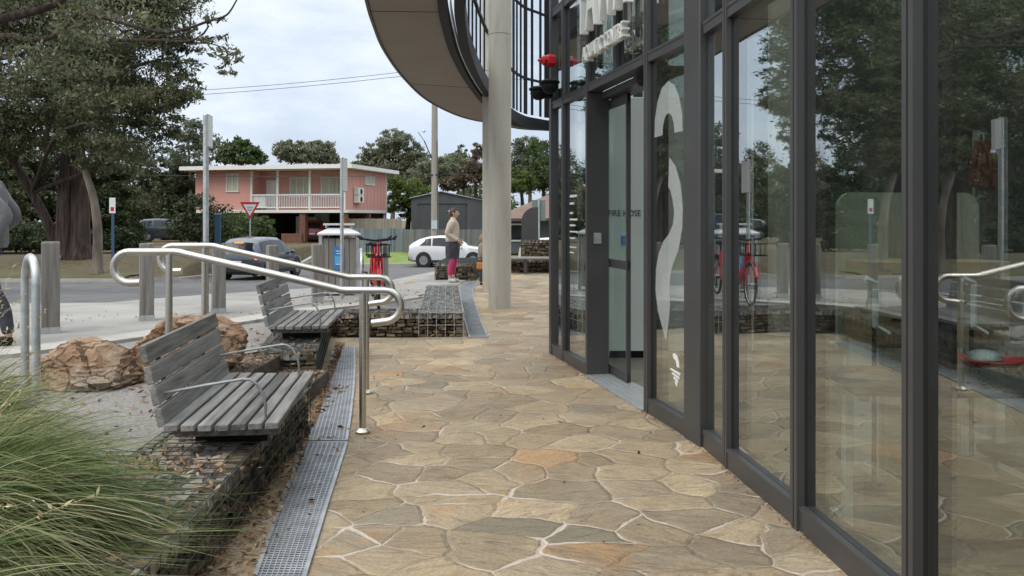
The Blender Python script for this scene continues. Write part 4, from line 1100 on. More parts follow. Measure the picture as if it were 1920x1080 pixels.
M_bred = mat('bike_red', [(.55, .012, .02)], 4, .3, coat=.5)
M_tyre = mat('tyre', [(.018, .018, .018)], 9, .85)
def bike(label, loc, rz):
    t = thing('bicycle', label, 'bicycle', loc, rz, 'red hire bicycles'); r = .33
    def ring(c, R_, rr, n=28, m=6): return MB().tube([(c + R_ * math.cos(2 * math.pi * i / n), 0, r + R_ * math.sin(2 * math.pi * i / n)) for i in range(n)], rr, m, closed=True)
    for c in (-.54, .54):
        w = ring(c, r - .022, .022).build('wheel', M_tyre, t, smooth=True)
        sp = MB()
        for k in range(12):
            a = math.pi * 2 * k / 12; sp.tube([(c, 0, r), (c + .29 * math.cos(a), .012 * (-1) ** k, r + .29 * math.sin(a))], .002, 4)
        sp.tube([(c, -.05, r), (c, .05, r)], .022, 8)
        sp.build('spokes', M_galv, w); ring(c, .295, .009).build('rim', M_galv, w, smooth=True)
        gmb = MB(); P = [(c + (r + .03) * math.cos(R(a)), 0, r + (r + .03) * math.sin(R(a))) for a in range(-10 if c < 0 else 20, 175 if c < 0 else 150, 12)]
        gmb.tube(P, .03, 6); gmb.build('mudguard', M_bred if c > 0 else M_black, t, smooth=True)
    f = MB()
    f.tube([(.40, 0, .80), (.30, 0, .52), (.02, 0, .36), (-.12, 0, .33)], [.04, .055, .06, .05], 8)
    f.tube([(-.12, 0, .33), (-.22, 0, .62), (-.26, 0, .78)], .03, 8)
    for s in (-.06, .06): f.tube([(-.12, s * .5, .33), (-.54, s, r)], .016, 6); f.tube([(-.22, s * .5, .62), (-.54, s, r)], .014, 6)
    f.box((-.02, 0, .42), (.26, .09, .16), Matrix.Rotation(R(-15), 3, 'Y'))
    f.build('frame', M_bred, t, smooth=True)
    k = MB()
    for s in (-.055, .055): k.tube([(.385, s, .78), (.54, s, r)], .017, 6)
    k.tube([(.40, 0, .76), (.36, 0, .98)], .022, 8); k.build('fork', M_bred, t, smooth=True)
    h = MB(); h.tube([(.26, -.24, 1.04), (.36, -.18, 1.02), (.37, 0, 1.0), (.36, .18, 1.02), (.26, .24, 1.04)], .014, 8)
    for s in (-1, 1): h.tube([(.26, s * .24, 1.04), (.17, s * .27, 1.06)], .02, 8); h.tube([(.36, s * .15, 1.03), (.40, s * .2, 1.02), (.40, s * .26, 1.02)], .007, 6)
    h.build('handlebar', M_black, t, smooth=True)
    sd = MB(); sd.tube([(-.26, 0, .76), (-.29, 0, .90)], .016, 8); sd.ell((-.30, 0, .93), (.14, .08, .045), 12, 7); sd.ell((-.2, 0, .935), (.11, .035, .03), 10, 6); sd.build('saddle', M_black, t, smooth=True)
    bk = MB()
    for i in range(5): bk.box((.56, -.15 + .075 * i, .86), (.012, .008, .18))
    for z in (.78, .95):
        bk.box((.56, 0, z), (.014, .32, .01)); bk.box((.80, 0, z + .0), (.014, .36, .01))
        for s in (-.16, .16): bk.box((.68, s, z), (.24, .01, .01))
    for i in range(5): bk.box((.80, -.15 + .075 * i, .86), (.012, .008, .18))
    bk.box((.68, 0, .775), (.24, .32, .008)); bk.tube([(.40, 0, .8), (.6, 0, .775)], .012, 6); bk.build('basket', M_black, t)
    pd = MB(); pd.tube([(-.12, -.1, .33), (-.12, .1, .33)], .018, 8); pd.tube([(-.12, .1, .33), (-.02, .11, .21)], .012, 6); pd.tube([(-.12, -.1, .33), (-.22, -.11, .45)], .012, 6); pd.box((-.02, .15, .21), (.09, .08, .02)); pd.box((-.22, -.15, .45), (.09, .08, .02)); pd.build('crank', M_black, t)
    MB().ell((-.60, 0, .72), (.02, .03, .03), 8, 6).build('tail_lamp', M_red, t); MB().box((-.52, 0, .70), (.3, .12, .02)).build('carrier', M_black, t)
    return t
b1 = bike('red hire bicycle leaning at the steel hoop right of the bin enclosure', (-1.80, 11.45, .28), R(-80)); b1.scale = (.88, .88, .88)
dup(b1, (-2.02, 12.5, .26), R(-78), 'second red hire bicycle partly hidden behind the first red bicycle')

# ------------------------------------------------------------------ cars
M_cglass = mat('car_glass', [(.012, .014, .016)], 5, .12, spec=.45)
M_tail = mat('tail_lamp_red', [(.5, .02, .02)], 4, .25, coat=.6)
M_head = mat('headlamp', [(.65, .68, .7)], 4, .15, .3)
M_rim = mat('alloy_rim', [(.35, .36, .37)], 5, .35, .8)
def lamp_mat(name, col, st):
    m, nt, b = new_mat(name); b.inputs['Base Color'].default_value = (*col, 1); b.inputs['Emission Color'].default_value = (*col, 1); b.inputs['Emission Strength'].default_value = st
    return m
M_brake = lamp_mat('lit_brake_lamp', (1, .17, .03), 1.6)
SUV = [(-2.18, .44, .72, .80, .70, .60), (-2.12, .28, .95, 1.06, .83, .70), (-1.92, .22, 1.0, 1.42, .89, .66), (-1.55, .2, 1.0, 1.57, .905, .63), (-.7, .19, .985, 1.62, .915, .62), (.2, .19, .96, 1.59, .92, .61), (.62, .19, .955, 1.45, .92, .62), (1.0, .19, .95, 1.16, .915, .68), (1.14, .2, .94, 1.0, .91, .76), (1.75, .22, .84, .92, .885, .74), (2.08, .27, .70, .79, .81, .66), (2.2, .42, .58, .64, .68, .56)]
COUPE = [(-2.18, .50, .80, .86, .70, .60), (-2.12, .32, 1.02, 1.08, .83, .70), (-1.95, .27, 1.06, 1.22, .89, .68), (-1.6, .25, 1.06, 1.40, .905, .65), (-1.1, .24, 1.05, 1.53, .915, .63), (-.5, .24, 1.03, 1.59, .92, .62), (.15, .24, 1.0, 1.57, .92, .62), (.55, .24, .99, 1.45, .92, .63), (.95, .24, .99, 1.20, .915, .69), (1.12, .25, .98, 1.06, .91, .76), (1.75, .27, .90, .98, .885, .74), (2.08, .32, .78, .86, .81, .66), (2.2, .46, .62, .68, .68, .56)]
def car(label, loc, rz, paint, ST=SUV, lit=False, mirror_=True, plate=True):
    t = thing('parked_car', label, 'car', loc, rz, 'cars on and beside the street')
    def sect(x):
        for a, b in zip(ST, ST[1:]):
            if x <= b[0]:
                f = (x - a[0]) / (b[0] - a[0]); return [p + (q - p) * f for p, q in zip(a, b)]
        return list(ST[-1])
    def ringp(s):
        x, zl, zb, zt, w, wt = s
        return [(x, 0, zl), (x, w * .8, zl), (x, w * .97, zl + .10), (x, w, (zl + zb) / 2 + .05), (x, w * .975, zb), (x, wt + (w * .975 - wt) * .12, zb + (zt - zb) * .82), (x, wt * .90, zb + (zt - zb) * .96), (x, wt * .5, zt), (x, 0, zt + .004)]
    xs = sorted(set([s[0] for s in ST] + [round(-2.1 + .2 * i, 2) for i in range(22)]))
    rs = [ringp(sect(x)) for x in xs]; n = len(rs[0]); vs, fs = [], []
    for r_ in rs: vs += r_ + [(p[0], -p[1], p[2]) for p in r_[::-1]]
    m = 2 * n
    for i in range(len(rs) - 1):
        for k in range(m):
            if k in (n - 1, m - 1): continue
            fs.append((i * m + k, i * m + (k + 1) % m, (i + 1) * m + (k + 1) % m, (i + 1) * m + k))
    fs += [tuple(range(m)), tuple((len(rs) - 1) * m + k for k in range(m - 1, -1, -1))]
    MB().add(vs, fs).build('body', paint, t, smooth=True, angle=50)
    def side(x, f, s, off=.006):
        q = sect(x); x_, zl, zb, zt, w, wt = q; wb = w * .975; wu = wt + (wb - wt) * .12
        return (x, s * (wb + (wu - wb) * f / .82 + off), zb + (zt - zb) * f)
    for s in (-1, 1):
        for a, b in (((-1.72, -.98), (-.92, .02), (.08, .86)) if ST is SUV else ((-1.45, -.92), (-.86, -.02), (.04, .80))):
            k = 6; lo = [side(a + (b - a) * i / k, .06, s) for i in range(k + 1)]; hi = [side(a + (b - a) * i / k, .80, s) for i in range(k + 1)]
            if b > .5: hi = [side(a + (.62 - a) * i / k, .80, s) for i in range(k + 1)]
            if a < -1.4: lo[0] = side(a - .12, .06, s)
            if a < -1.4 and ST is not SUV: hi[0] = side(a + .25, .72, s); hi[1] = side(a + .3, .76, s)
            q = MB(); q.add(lo + hi, [((i, i + 1, k + 2 + i, k + 1 + i) if s < 0 else (i + 1, i, k + 1 + i, k + 2 + i)) for i in range(k)]); q.build('side_window', M_cglass, t)
    def cross(x0, x1, f, off, nm, inset=.08):
        q = MB(); P = []
        for x in (x0, x1):
            s = sect(x); 
            for j in range(5):
                u = -1 + j * .5; P.append((x + off[0], u * (s[5] * .9 - inset * 0 - .05), s[3] + .002 - .03 * u * u + off[1]))
        q.add(P, [(j, j + 1, 6 + j, 5 + j) for j in range(4)]); return q.build(nm, M_cglass, t)
    cross(.60, 1.06, 0, (.012, .012), 'windscreen'); cross(-2.10, -1.90, 0, (-.02, .012), 'rear_window')
    for sx in (-1.33, 1.36):
        for s in (-1, 1):
            w_ = .90
            MB().lathe([(.43, -.01), (.43, .016), (.37, .018)], 22, (sx, s * (w_ - .0), .35), Matrix.Rotation(R(-90 * s), 3, 'X')).build('wheel_arch', M_dark, t)
            wh = MB().lathe([(.22, .02), (.33, .025), (.352, .0), (.352, -.2), (.2, -.2)], 22, (sx, s * (w_ + .016), .352), Matrix.Rotation(R(-90 * s), 3, 'X')).build('wheel', M_tyre, t, smooth=True)
            MB().lathe([(.235, .0), (.235, .026), (.1, .02), (.05, .03)], 10, (sx, s * (w_ + .018), .352), Matrix.Rotation(R(-90 * s), 3, 'X')).build('rim', M_rim, wh)
    for s in (-1, 1):
        MB().box((-2.09, s * .66, .86), (.14, .24, .17)).build('tail_lamp', M_brake if lit else M_tail, t, bevel=.02)
        MB().box((2.03, s * .58, .68), (.16, .26, .10), Matrix.Rotation(s * R(-18), 3, 'Z')).build('headlamp', M_head, t, bevel=.02)
        if mirror_: MB().ell((.72, s * 1.0, 1.0), (.07, .1, .07), 10, 6).build('mirror', paint, t, smooth=True)
    for s in (-1, 1): MB().box((0, s * .895, .29), (2.0, .06, .14)).build('sill', M_dark, t)
    MB().box((-2.165, 0, .42), (.06, 1.3, .2)).build('rear_bumper', M_dark, t, bevel=.02)
    MB().box((2.165, 0, .42), (.08, 1.0, .16)).build('grille', M_dark, t, bevel=.02)
    if lit: MB().box((-1.95, 0, 1.42), (.05, .34, .05)).build('high_brake_lamp', M_brake, t)
    if plate: MB().box((-2.20, 0, .70), (.02, .40, .11)).build('number_plate', M_white, t)
    return t
P_silver = mat('paint_silver', [(.06, .075, .095)], 3, .25, .55, coat=.7)
P_white = mat('paint_white', [(.62, .62, .62)], 3, .28, coat=.7)
P_dark = mat('paint_dark', [(.05, .055, .06)], 3, .25, .4, coat=.7)
P_redc = mat('paint_red', [(.28, .01, .015)], 3, .3, coat=.7)
y = 33.2; x = (482 - 960) / F * y
car('dark silver hatchback with lit orange brake lights on the street behind the bollards', (x, y + .6, prof(y) + .01), R(90 - 8), P_silver, lit=True)
x = (842 - 960) / F * 47.2; wc_ = car('white parked car seen side on behind the standing woman', (x, 47.3, prof(47) + .01), 0, P_white, COUPE); wc_.scale = (1, 1, 1.08)
y = 61; car('grey car with a red tail light parked beyond the trees at left', ((315 - 960) / F * y, y, H(-28, y) + .01), R(20), P_silver)
dup_ = car('pale car parked beyond the trees, right of the grey one', ((366 - 960) / F * y + .4, y + 3, H(-23, y) + .01), R(12), P_white)
y = 61.0; car('dark red car parked under the raised pink house', ((578 - 960) / F * y + .4, y, -.28), R(100), P_redc)
y = 45.5; car('white car at the far right, glimpsed beyond the thin white bench', ((1042 - 960) / F * y + .3, y, H(2, y) + .02), R(15), P_white)

# ------------------------------------------------------------------ the pink house
M_pink = mat('pink_cladding', [(.62, .305, .25), (.68, .35, .295)], .9, .8, stretch=(1, 1, .3))
M_trim = mat('cream_trim', [(.74, .72, .66)], 3, .6)
M_brick = mat('brown_brick', [(.10, .045, .03), (.16, .075, .05), (.20, .10, .07)], 7, .9, detail=8)
M_curt = mat('curtain_cream', [(.46, .46, .36), (.58, .58, .46)], 1.0, .9, stretch=(9, 1, .3))
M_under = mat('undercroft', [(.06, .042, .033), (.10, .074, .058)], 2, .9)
CX, CY = (650 - 960) / F * 57, 57.0
house = thing('pink_house', 'pink two storey house with white balcony rails raised on brick piers', 'house', (CX, CY, -.35), R(-13.5))
LF, LS = 11.4, 7.0           # front runs to local -x, side to local +y
z1_, z2_ = 2.40, 5.10        # upper floor, eaves (local)
def hx_(px): return -(650 - px) / 28.4
def bw(name, c, d, m, p=None, **k): return MB().box(c, d).build(name, m, p or house, **k)
bal0, bal1 = hx_(447), hx_(646)
w = MB()
w.box(((-LF + bal0) / 2, 3.5, (z1_ + z2_) / 2), (LF + bal0, LS, z2_ - z1_))                       # left block
w.box(((bal0 + 0) / 2, 1.4 + (LS - 1.4) / 2, (z1_ + z2_) / 2), (-bal0 - .001, LS - 1.4, z2_ - z1_ - .002))  # recessed balcony wall
w.box((-.07, .70, (z1_ + z2_) / 2), (.14, 1.4, z2_ - z1_ - .004))
w.build('wall', M_pink, house)
for k in range(30):
    pass
fl_ = MB(); fl_.box((-LF / 2, 3.5, z1_ - .1), (LF + .1, LS + .1, .2)); fl_.build('floor_slab', M_trim, house)
r_ = MB(); r_.box((-LF / 2 + .1, 3.3, z2_ + .16), (LF + 1.4, LS + 1.6, .26)); r_.build('roof', M_trim, house)
r2 = MB(); r2.box((-LF / 2 + .1, 3.3, z2_ + .275), (LF + 1.2, LS + 1.4, .05)); r2.build('roof_sheet', mat('roof_sheet', [(.36, .34, .32)], 3, .6), house)
def window(x0, x1, z0, z1, y=0, panes=2, face='f'):
    f = MB(); g = MB(); t = .07
    if face == 'f':
        P = lambda a, b, c, d, e, h: MB
        f.box(((x0 + x1) / 2, y - .03, z0 - t / 2), (x1 - x0 + 2 * t, .10, t)); f.box(((x0 + x1) / 2, y - .03, z1 + t / 2), (x1 - x0 + 2 * t, .10, t))
        for k in range(panes + 1): f.box((x0 + (x1 - x0) * k / panes, y - .028, (z0 + z1) / 2), (t, .09, z1 - z0))
        g.box(((x0 + x1) / 2, y - .008, (z0 + z1) / 2), (x1 - x0, .02, z1 - z0))
    else:
        f.box((y + .03, (x0 + x1) / 2, z0 - t / 2), (.10, x1 - x0 + 2 * t, t)); f.box((y + .03, (x0 + x1) / 2, z1 + t / 2), (.10, x1 - x0 + 2 * t, t))
        for k in range(panes + 1): f.box((y + .028, x0 + (x1 - x0) * k / panes, (z0 + z1) / 2), (.09, t, z1 - z0))
        g.box((y + .008, (x0 + x1) / 2, (z0 + z1) / 2), (.02, x1 - x0, z1 - z0))
    o = f.build('window', M_trim, house); g.build('curtained_pane', M_curt, o)
window(hx_(396), hx_(421), 3.7, 4.85, 0, 2)
window(hx_(512), hx_(556), 3.35, 4.6, 1.4, 3); window(hx_(579), hx_(630), 3.35, 4.6, 1.4, 3)
dr = bw('door', (hx_(472), 1.36, z1_ + 1.05), (.86, .06, 2.1), M_trim); bw('handle', (hx_(462), 1.31, z1_ + 1.0), (.05, .05, .12), M_galv, dr)
for px in (449, 505, 573, 643): bw('balcony_post', (hx_(px), .06, (z1_ + z2_) / 2), (.13, .13, z2_ - z1_), M_trim)
bl = MB(); L0, L1 = hx_(450), hx_(644)
bl.box(((L0 + L1) / 2, .03, z1_ + 1.02), (L1 - L0, .07, .09)); bl.box(((L0 + L1) / 2, .03, z1_ + .16), (L1 - L0, .06, .07))
x = L0 + .1
while x < L1: bl.box((x, .03, z1_ + .58), (.032, .03, .8)); x += .125
bl.build('balustrade', M_white, house)
bw('door_panel', (hx_(466), .10, z1_ + .58), (.9, .02, .8), M_white)
for px in (557, 642): bw('brick_pier', (hx_(px), .25, z1_ / 2 - .1), (.42, .42, z1_ - .2), M_brick)
bw('brick_pier', (-.2, 4.0, z1_ / 2 - .1), (.36, .36, z1_ - .2), M_brick); bw('steel_prop', (-.1, 6.9, z1_ / 2 - .1), (.14, .14, z1_ - .2), M_trim)
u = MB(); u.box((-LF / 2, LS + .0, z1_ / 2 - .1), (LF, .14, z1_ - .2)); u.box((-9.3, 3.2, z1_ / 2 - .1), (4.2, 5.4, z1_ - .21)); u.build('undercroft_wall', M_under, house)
bw('lower_door', (hx_(514), 2.9, .98), (.85, .06, 1.96), M_trim); lw = bw('lower_window', (hx_(583), 6.86, 1.4), (1.0, .06, 1.1), M_trim); bw('pane', (hx_(583), 6.82, 1.4), (.86, .03, .96), M_cglass, lw)
bw('brick_wall', (hx_(546), -.6, .35), (1.5, .24, .9), M_brick)
bw('lower_block_wall', (hx_(606), 6.5, z1_ / 2 - .1), (2.3, .12, z1_ - .23), M_brick)
bw('lower_panel', (hx_(536), 2.86, .98), (.9, .05, 1.9), M_curt)
bw('lower_wall', (hx_(535), 4.6, z1_ / 2 - .1), (1.1, .1, z1_ - .22), M_trim)
window(3.0, 4.6, 4.25, 4.75, 0, 2, 'r')
for z, yy in ((2.85, 1.55), (3.38, 1.55)):
    a = bw('air_conditioner', (.2, yy, z + .18 + .1), (.36, .95, .50), M_trim, bevel=.02)
    MB().lathe([(.19, 0), (.19, .01)], 14, (.385, yy, z + .28), Matrix.Rotation(R(90), 3, 'Y')).build('fan_grille', M_dark, a)
bw('downpipe', (-.1, -.06, 3.75), (.08, .08, 2.7), M_trim); bw('corner_trim', (.02, LS - .05, 3.75), (.1, .1, 2.7), M_trim)
bd = MB()
for k in range(11): bd.box((.004, .35 + k * .62, 3.75), (.02, .02, 2.66))
bd.build('cladding_joint', M_pink, house)

# ------------------------------------------------------------------ shed, fences, far right house
M_shed = mat('shed_steel', [(.055, .058, .062), (.075, .078, .082)], 2, .6, stretch=(1, 1, .2))
ys = 60; sx0, sx1 = (771 - 960) / F * ys, (884 - 960) / F * ys
shed = thing('steel_shed', 'dark grey steel shed with a roller door behind the paling fence', 'shed', (sx0, ys, -.3), R(-4))
sw_, he, hr = sx1 - sx0, 3.2, 3.62
MB().extr([(0, 0, 0), (sw_, 0, 0), (sw_, 0, he), (sw_ / 2, 0, hr), (0, 0, he)], (0, 9, 0)).build('wall', M_shed, shed)
rfm = MB()
for s in (0, 1):
    xa, xb = (-.12, sw_ / 2) if s == 0 else (sw_ / 2, sw_ + .12); za, zb_ = (he - .03, hr + .02) if s == 0 else (hr + .02, he - .03)
    rfm.hexa([(xa, -.15, za), (xb, -.15, zb_), (xb, 9.1, zb_), (xa, 9.1, za), (xa, -.15, za + .06), (xb, -.15, zb_ + .06), (xb, 9.1, zb_ + .06), (xa, 9.1, za + .06)])
rfm.build('roof', mat('shed_roof', [(.34, .36, .38)], 2, .5, .3), shed)
rd = MB(); rd.box((sw_ * .52, -.03, 1.35), (3.3, .05, 2.7))
for k in range(14): rd.box((sw_ * .52, -.06, .12 + k * .19), (3.26, .02, .03))
rd.build('roller_door', M_shed, shed)
fr_ = MB(); fr_.box((sw_ * .52, -.035, 2.76), (3.5, .06, .1)); fr_.build('door_lintel', M_dark, shed)
def fence(label, x0, x1, y, zb, h, m, y1=None, pw=.1, posts=2.4):
    t = thing('paling_fence', label, 'fence', (x0, y, zb)); y1 = y if y1 is None else y1
    L_ = math.hypot(x1 - x0, y1 - y); d = Vector(((x1 - x0) / L_, (y1 - y) / L_, 0)); Rz = Matrix.Rotation(math.atan2(d.y, d.x), 3, 'Z')
    m_ = MB(); s = 0
    while s < L_:
        p = d * s; m_.box((p.x, p.y, h / 2 + random.uniform(-.02, .02)), (pw * .94, .02, h), Rz); s += pw
    m_.build('palings', m, t)
    q = MB()
    for z in (.3, h - .3): q.box(((x1 - x0) / 2, (y1 - y) / 2 + .04, z), (L_, .05, .08), Rz)
    q.build('fence_rail', m, t)
    s = 0
    while s <= L_: 
        p = d * s; MB().box((p.x, p.y + .08, h / 2), (.1, .1, h + .04), Rz).build('fence_post', m, t); s += posts
    return t
M_fblue = mat('fence_bluegrey', [(.11, .135, .16), (.17, .20, .225), (.21, .24, .26)], 2, .9, island=.7, stretch=(1, 1, .2))
M_fgrey = mat('fence_grey', [(.12, .12, .118), (.19, .19, .185)], 2, .9, island=.7, stretch=(1, 1, .2))
M_ftan = mat('fence_tan', [(.25, .21, .16), (.34, .29, .23)], 2, .9, island=.7, stretch=(1, 1, .2))
Q = lambda px, y: (px - 960) / F * y
fence('blue grey timber fence behind the red bicycles', Q(662, 54), Q(757, 54), 54, -.72, 1.55, M_fblue)
fence('grey timber fence behind the white car, reaching to the columns', Q(759, 53.6), Q(990, 53.6), 53.6, -.72, 1.5, M_fgrey, pw=.16)
fence('tan timber fence rising behind the blue grey one', Q(655, 58), Q(752, 58), 58, -.3, 1.75, M_ftan)
# brown-roofed house at the right
yr = 52; hx0 = Q(948, yr)
hr_ = thing('brown_roof_house', 'low house with a brown hipped roof behind the columns at right', 'house', (hx0, yr, -.7), R(3))
M_rooft = mat('roof_tiles_brown', [(.13, .085, .065), (.19, .13, .105)], 1.2, .9, bump=.5, bscale=8, stretch=(1, 5, 5))
MB().box((6, 5, 1.05), (11.4, 9, 2.1)).build('wall', mat('house_wall_grey', [(.10, .11, .115)], 2, .9), hr_)
e0, e1 = 2.15, 4.4
MB().add([(-.6, -.6, e0), (12.6, -.6, e0), (12.6, 10.6, e0), (-.6, 10.6, e0), (4.6, 5, e1), (8, 5, e1)], [(0, 1, 5, 4), (1, 2, 5), (2, 3, 4, 5), (3, 0, 4), (3, 2, 1, 0)]).build('roof', M_rooft, hr_)
MB().box((6, -.62, e0 - .06), (13.2, .06, .16)).build('gutter', M_under, hr_)
ww_ = MB().box((.9, .46, 1.3), (1.4, .08, 1.1)).build('window', M_trim, hr_); MB().box((.9, .415, 1.3), (1.2, .02, .9)).build('pane', M_cglass, ww_)
# dark rounded panel, teal sign, thin bench
yp = 24.6; a = Vector((Q(978, yp), yp, 0))
t = thing('entry_panel', 'tall charcoal panel with one rounded top corner beyond the columns', 'panel', (a.x, a.y, 0)); wp, hp_ = .48, 1.78
pts = [(wp, 0), (wp, hp_), (.40, hp_)] + [(.40 + .40 * math.cos(R(a_)), hp_ - .40 + .40 * math.sin(R(a_))) for a_ in range(100, 181, 10)] + [(0, 0)]
MB().extr([(p[0], 0, p[1]) for p in pts], (0, .12, 0)).build('panel_board', M_frame, t); MB().box((wp / 2, .06, .03), (wp + .1, .3, .05)).build('base_plate', M_galv, t)
yt = 30; zt = H(Q(1010, yt), yt)
t = thing('street_sign', 'grey green back of a square sign on a pale pole beside the charcoal panel', 'sign', (Q(1010, yt), yt, zt))
MB().tube([(0, 0, 0), (0, 0, EYE + .66 - zt)], .04, 8).build('pole', M_galv, t); MB().box((0, .05, EYE + .30 - zt), (.48, .015, .72)).build('sign_plate', mat('sign_teal', [(.16, .20, .18)], 2, .6), t)
t = thing('slab_bench', 'thin white slab bench on a dark leg at the far end of the paving', 'bench', (Q(985, 22.6), 22.6, 0))
MB().box((.55, .1, .405), (2.2, .42, .055)).build('seat_slab', M_conc, t, bevel=.006)
for x in (0, 1.2): MB().box((x, .1, .19), (.09, .34, .376)).build('leg', M_frame, t)
MB().box((-.28, .9, .35), (.10, .3, .7)).build('end_panel', M_white, t) if 0 else None

# ------------------------------------------------------------------ power pole and lines
yq = 50; px_ = Q(815, yq)
t = thing('power_pole', 'tall pale timber power pole with a cross arm behind the white car', 'power pole', (px_, yq, -1.0))
M_pole = mat('pole_timber', [(.26, .235, .20), (.34, .31, .27)], 3, .9, stretch=(4, 4, .3), bump=.3, bscale=12)
MB().tube([(0, 0, 0), (0, 0, 12)], [.22, .16], 12).build('pole', M_pole, t, smooth=True)
MB().box((0, -.12, 10.9), (2.2, .1, .12)).build('cross_arm', M_pole, t)
for x in (-1, -.5, .5, 1): MB().lathe([(.05, 0), (.07, .05), (.04, .1), (.06, .14), (.03, .2)], 8, (x, -.12, 10.96)).build('insulator', M_galv, t)
ar = MB(); ar.tube([(0, -.1, 5.6), (-.6, -.1, 7.0)], .035, 6); ar.tube([(-.6, -.1, 7.0), (-.95, -.1, 7.5)], .02, 6); ar.box((0, -.15, 5.0), (.9, .06, .07)); ar.build('stay_arm', M_dark, t)
MB().lathe([(.06, 0), (.1, .06), (.06, .14)], 8, (-.62, -.1, 7.5)).build('cable_joint', M_galv, t)
MB().box((0, -.235, 2.1), (.34, .02, .5)).build('notice_plate', mat('plate_grey', [(.45, .5, .5)], 3, .5), t)
MB().tube([(.17, -.1, 0), (.15, -.1, 7)], .03, 6).build('conduit', M_dark, t)
wr = MB()
def wire_(a, b, sag, r=.014, n=14):
    a, b = Vector(a), Vector(b); wr.tube([a.lerp(b, i / n) - Vector((0, 0, sag * 4 * (i / n) * (1 - i / n))) for i in range(n + 1)], r, 4)
top = lambda x: (px_ + x, yq - .12, 10.1)
cables = []
for i, (p, q, sag) in enumerate((((px_ - 1, yq, 10.15), (-46, 53, 9.4), .9), ((px_ + 1, yq, 10.15), (-46, 52, 8.7), .9), ((px_ - .4, yq, 4.0 + .0), (-40, 56, 5.0), .35), ((px_ + .4, yq, 4.05), (24, 52, 4.6), .3), ((px_ - 1, yq, 10.15), (30, 48, 9.6), .9))):
    wr = MB(); wire_(p, q, sag)
    o = wr.build('power_cable', M_dark); tag(o, ['topmost thin power cable running left from the tall pole', 'second thin power cable below the topmost one at left', 'low service cable running left from the pole above the pink house', 'low service cable running right from the pole past the columns', 'high power cable running right from the tall pole'][i], 'cable', 'overhead power cables')
for k, (dx, dz) in enumerate(((-.62, 6.6), (-.75, 6.6), (-.5, 6.6))):
    pass

# ------------------------------------------------------------------ trees
M_bark = mat('eucalypt_bark', [(.025, .016, .013), (.085, .056, .044), (.16, .112, .09)], 3.2, .95, bump=1, bscale=4, stretch=(4, 4, .3), bdist=.25, detail=10)
M_pale = mat('pale_bark', [(.075, .055, .043), (.17, .135, .105), (.27, .23, .19)], 1.5, .9, bump=.6, bscale=6, stretch=(2, 2, .6), bdist=.05)
M_dbark = mat('dark_bark', [(.025, .02, .016), (.055, .043, .034)], 2, .95, bump=.8, bscale=6, stretch=(3, 3, .5), bdist=.05)
M_gum = leaf_mat('gum_leaves', [(.04, .056, .025), (.092, .106, .05), (.155, .158, .082), (.225, .212, .125)], .28)
M_ever = leaf_mat('evergreen_leaves', [(.016, .028, .010), (.038, .055, .019), (.075, .09, .034)], .2)
M_mid = leaf_mat('mid_leaves', [(.04, .066, .02), (.075, .11, .036), (.12, .158, .058)], .28)
M_yel = leaf_mat('light_leaves', [(.055, .085, .015), (.10, .14, .03), (.16, .19, .05)], .3)
M_pgum = leaf_mat('pale_gum_leaves', [(.075, .095, .055), (.125, .145, .09), (.18, .195, .13)], .3)
M_gumfar = leaf_mat('far_gum_leaves', [(.085, .10, .056), (.145, .16, .095), (.205, .215, .135), (.26, .26, .18)], .34)
M_rust = leaf_mat('rusty_leaves', [(.06, .05, .03), (.11, .085, .055), (.15, .12, .08)], .25)
def crown_pts(blobs, n, rng, clump=.30, cn=34, shell=.55):
    vol = np.array([b[3] * b[4] * b[5] for b in blobs]) ** .8; vol = vol / vol.sum(); out = []
    for b, v in zip(blobs, vol):
        k = max(90, int(n * v)); nc = max(4, int(cn * (b[3] * b[4] * b[5]) ** .33 * .8))
        d = unit(rng.normal(size=(nc, 3))); r = rng.uniform(shell ** 3, 1, (nc, 1)) ** (1 / 3)
        d[:, 2] = np.where(d[:, 2] < -.5, d[:, 2] * .6, d[:, 2])
        cc = d * r * np.array([b[3:6]]) + np.array([b[0:3]])
        cr = clump * (b[3] * b[4] * b[5]) ** .33 * rng.uniform(.5, 1.3, nc)
        i = rng.integers(0, nc, k); 
        out.append(cc[i] + np.clip(rng.normal(size=(k, 3)), -2, 2) * cr[i][:, None] * np.array([[.62, .62, .34]]))
    return np.vstack(out)
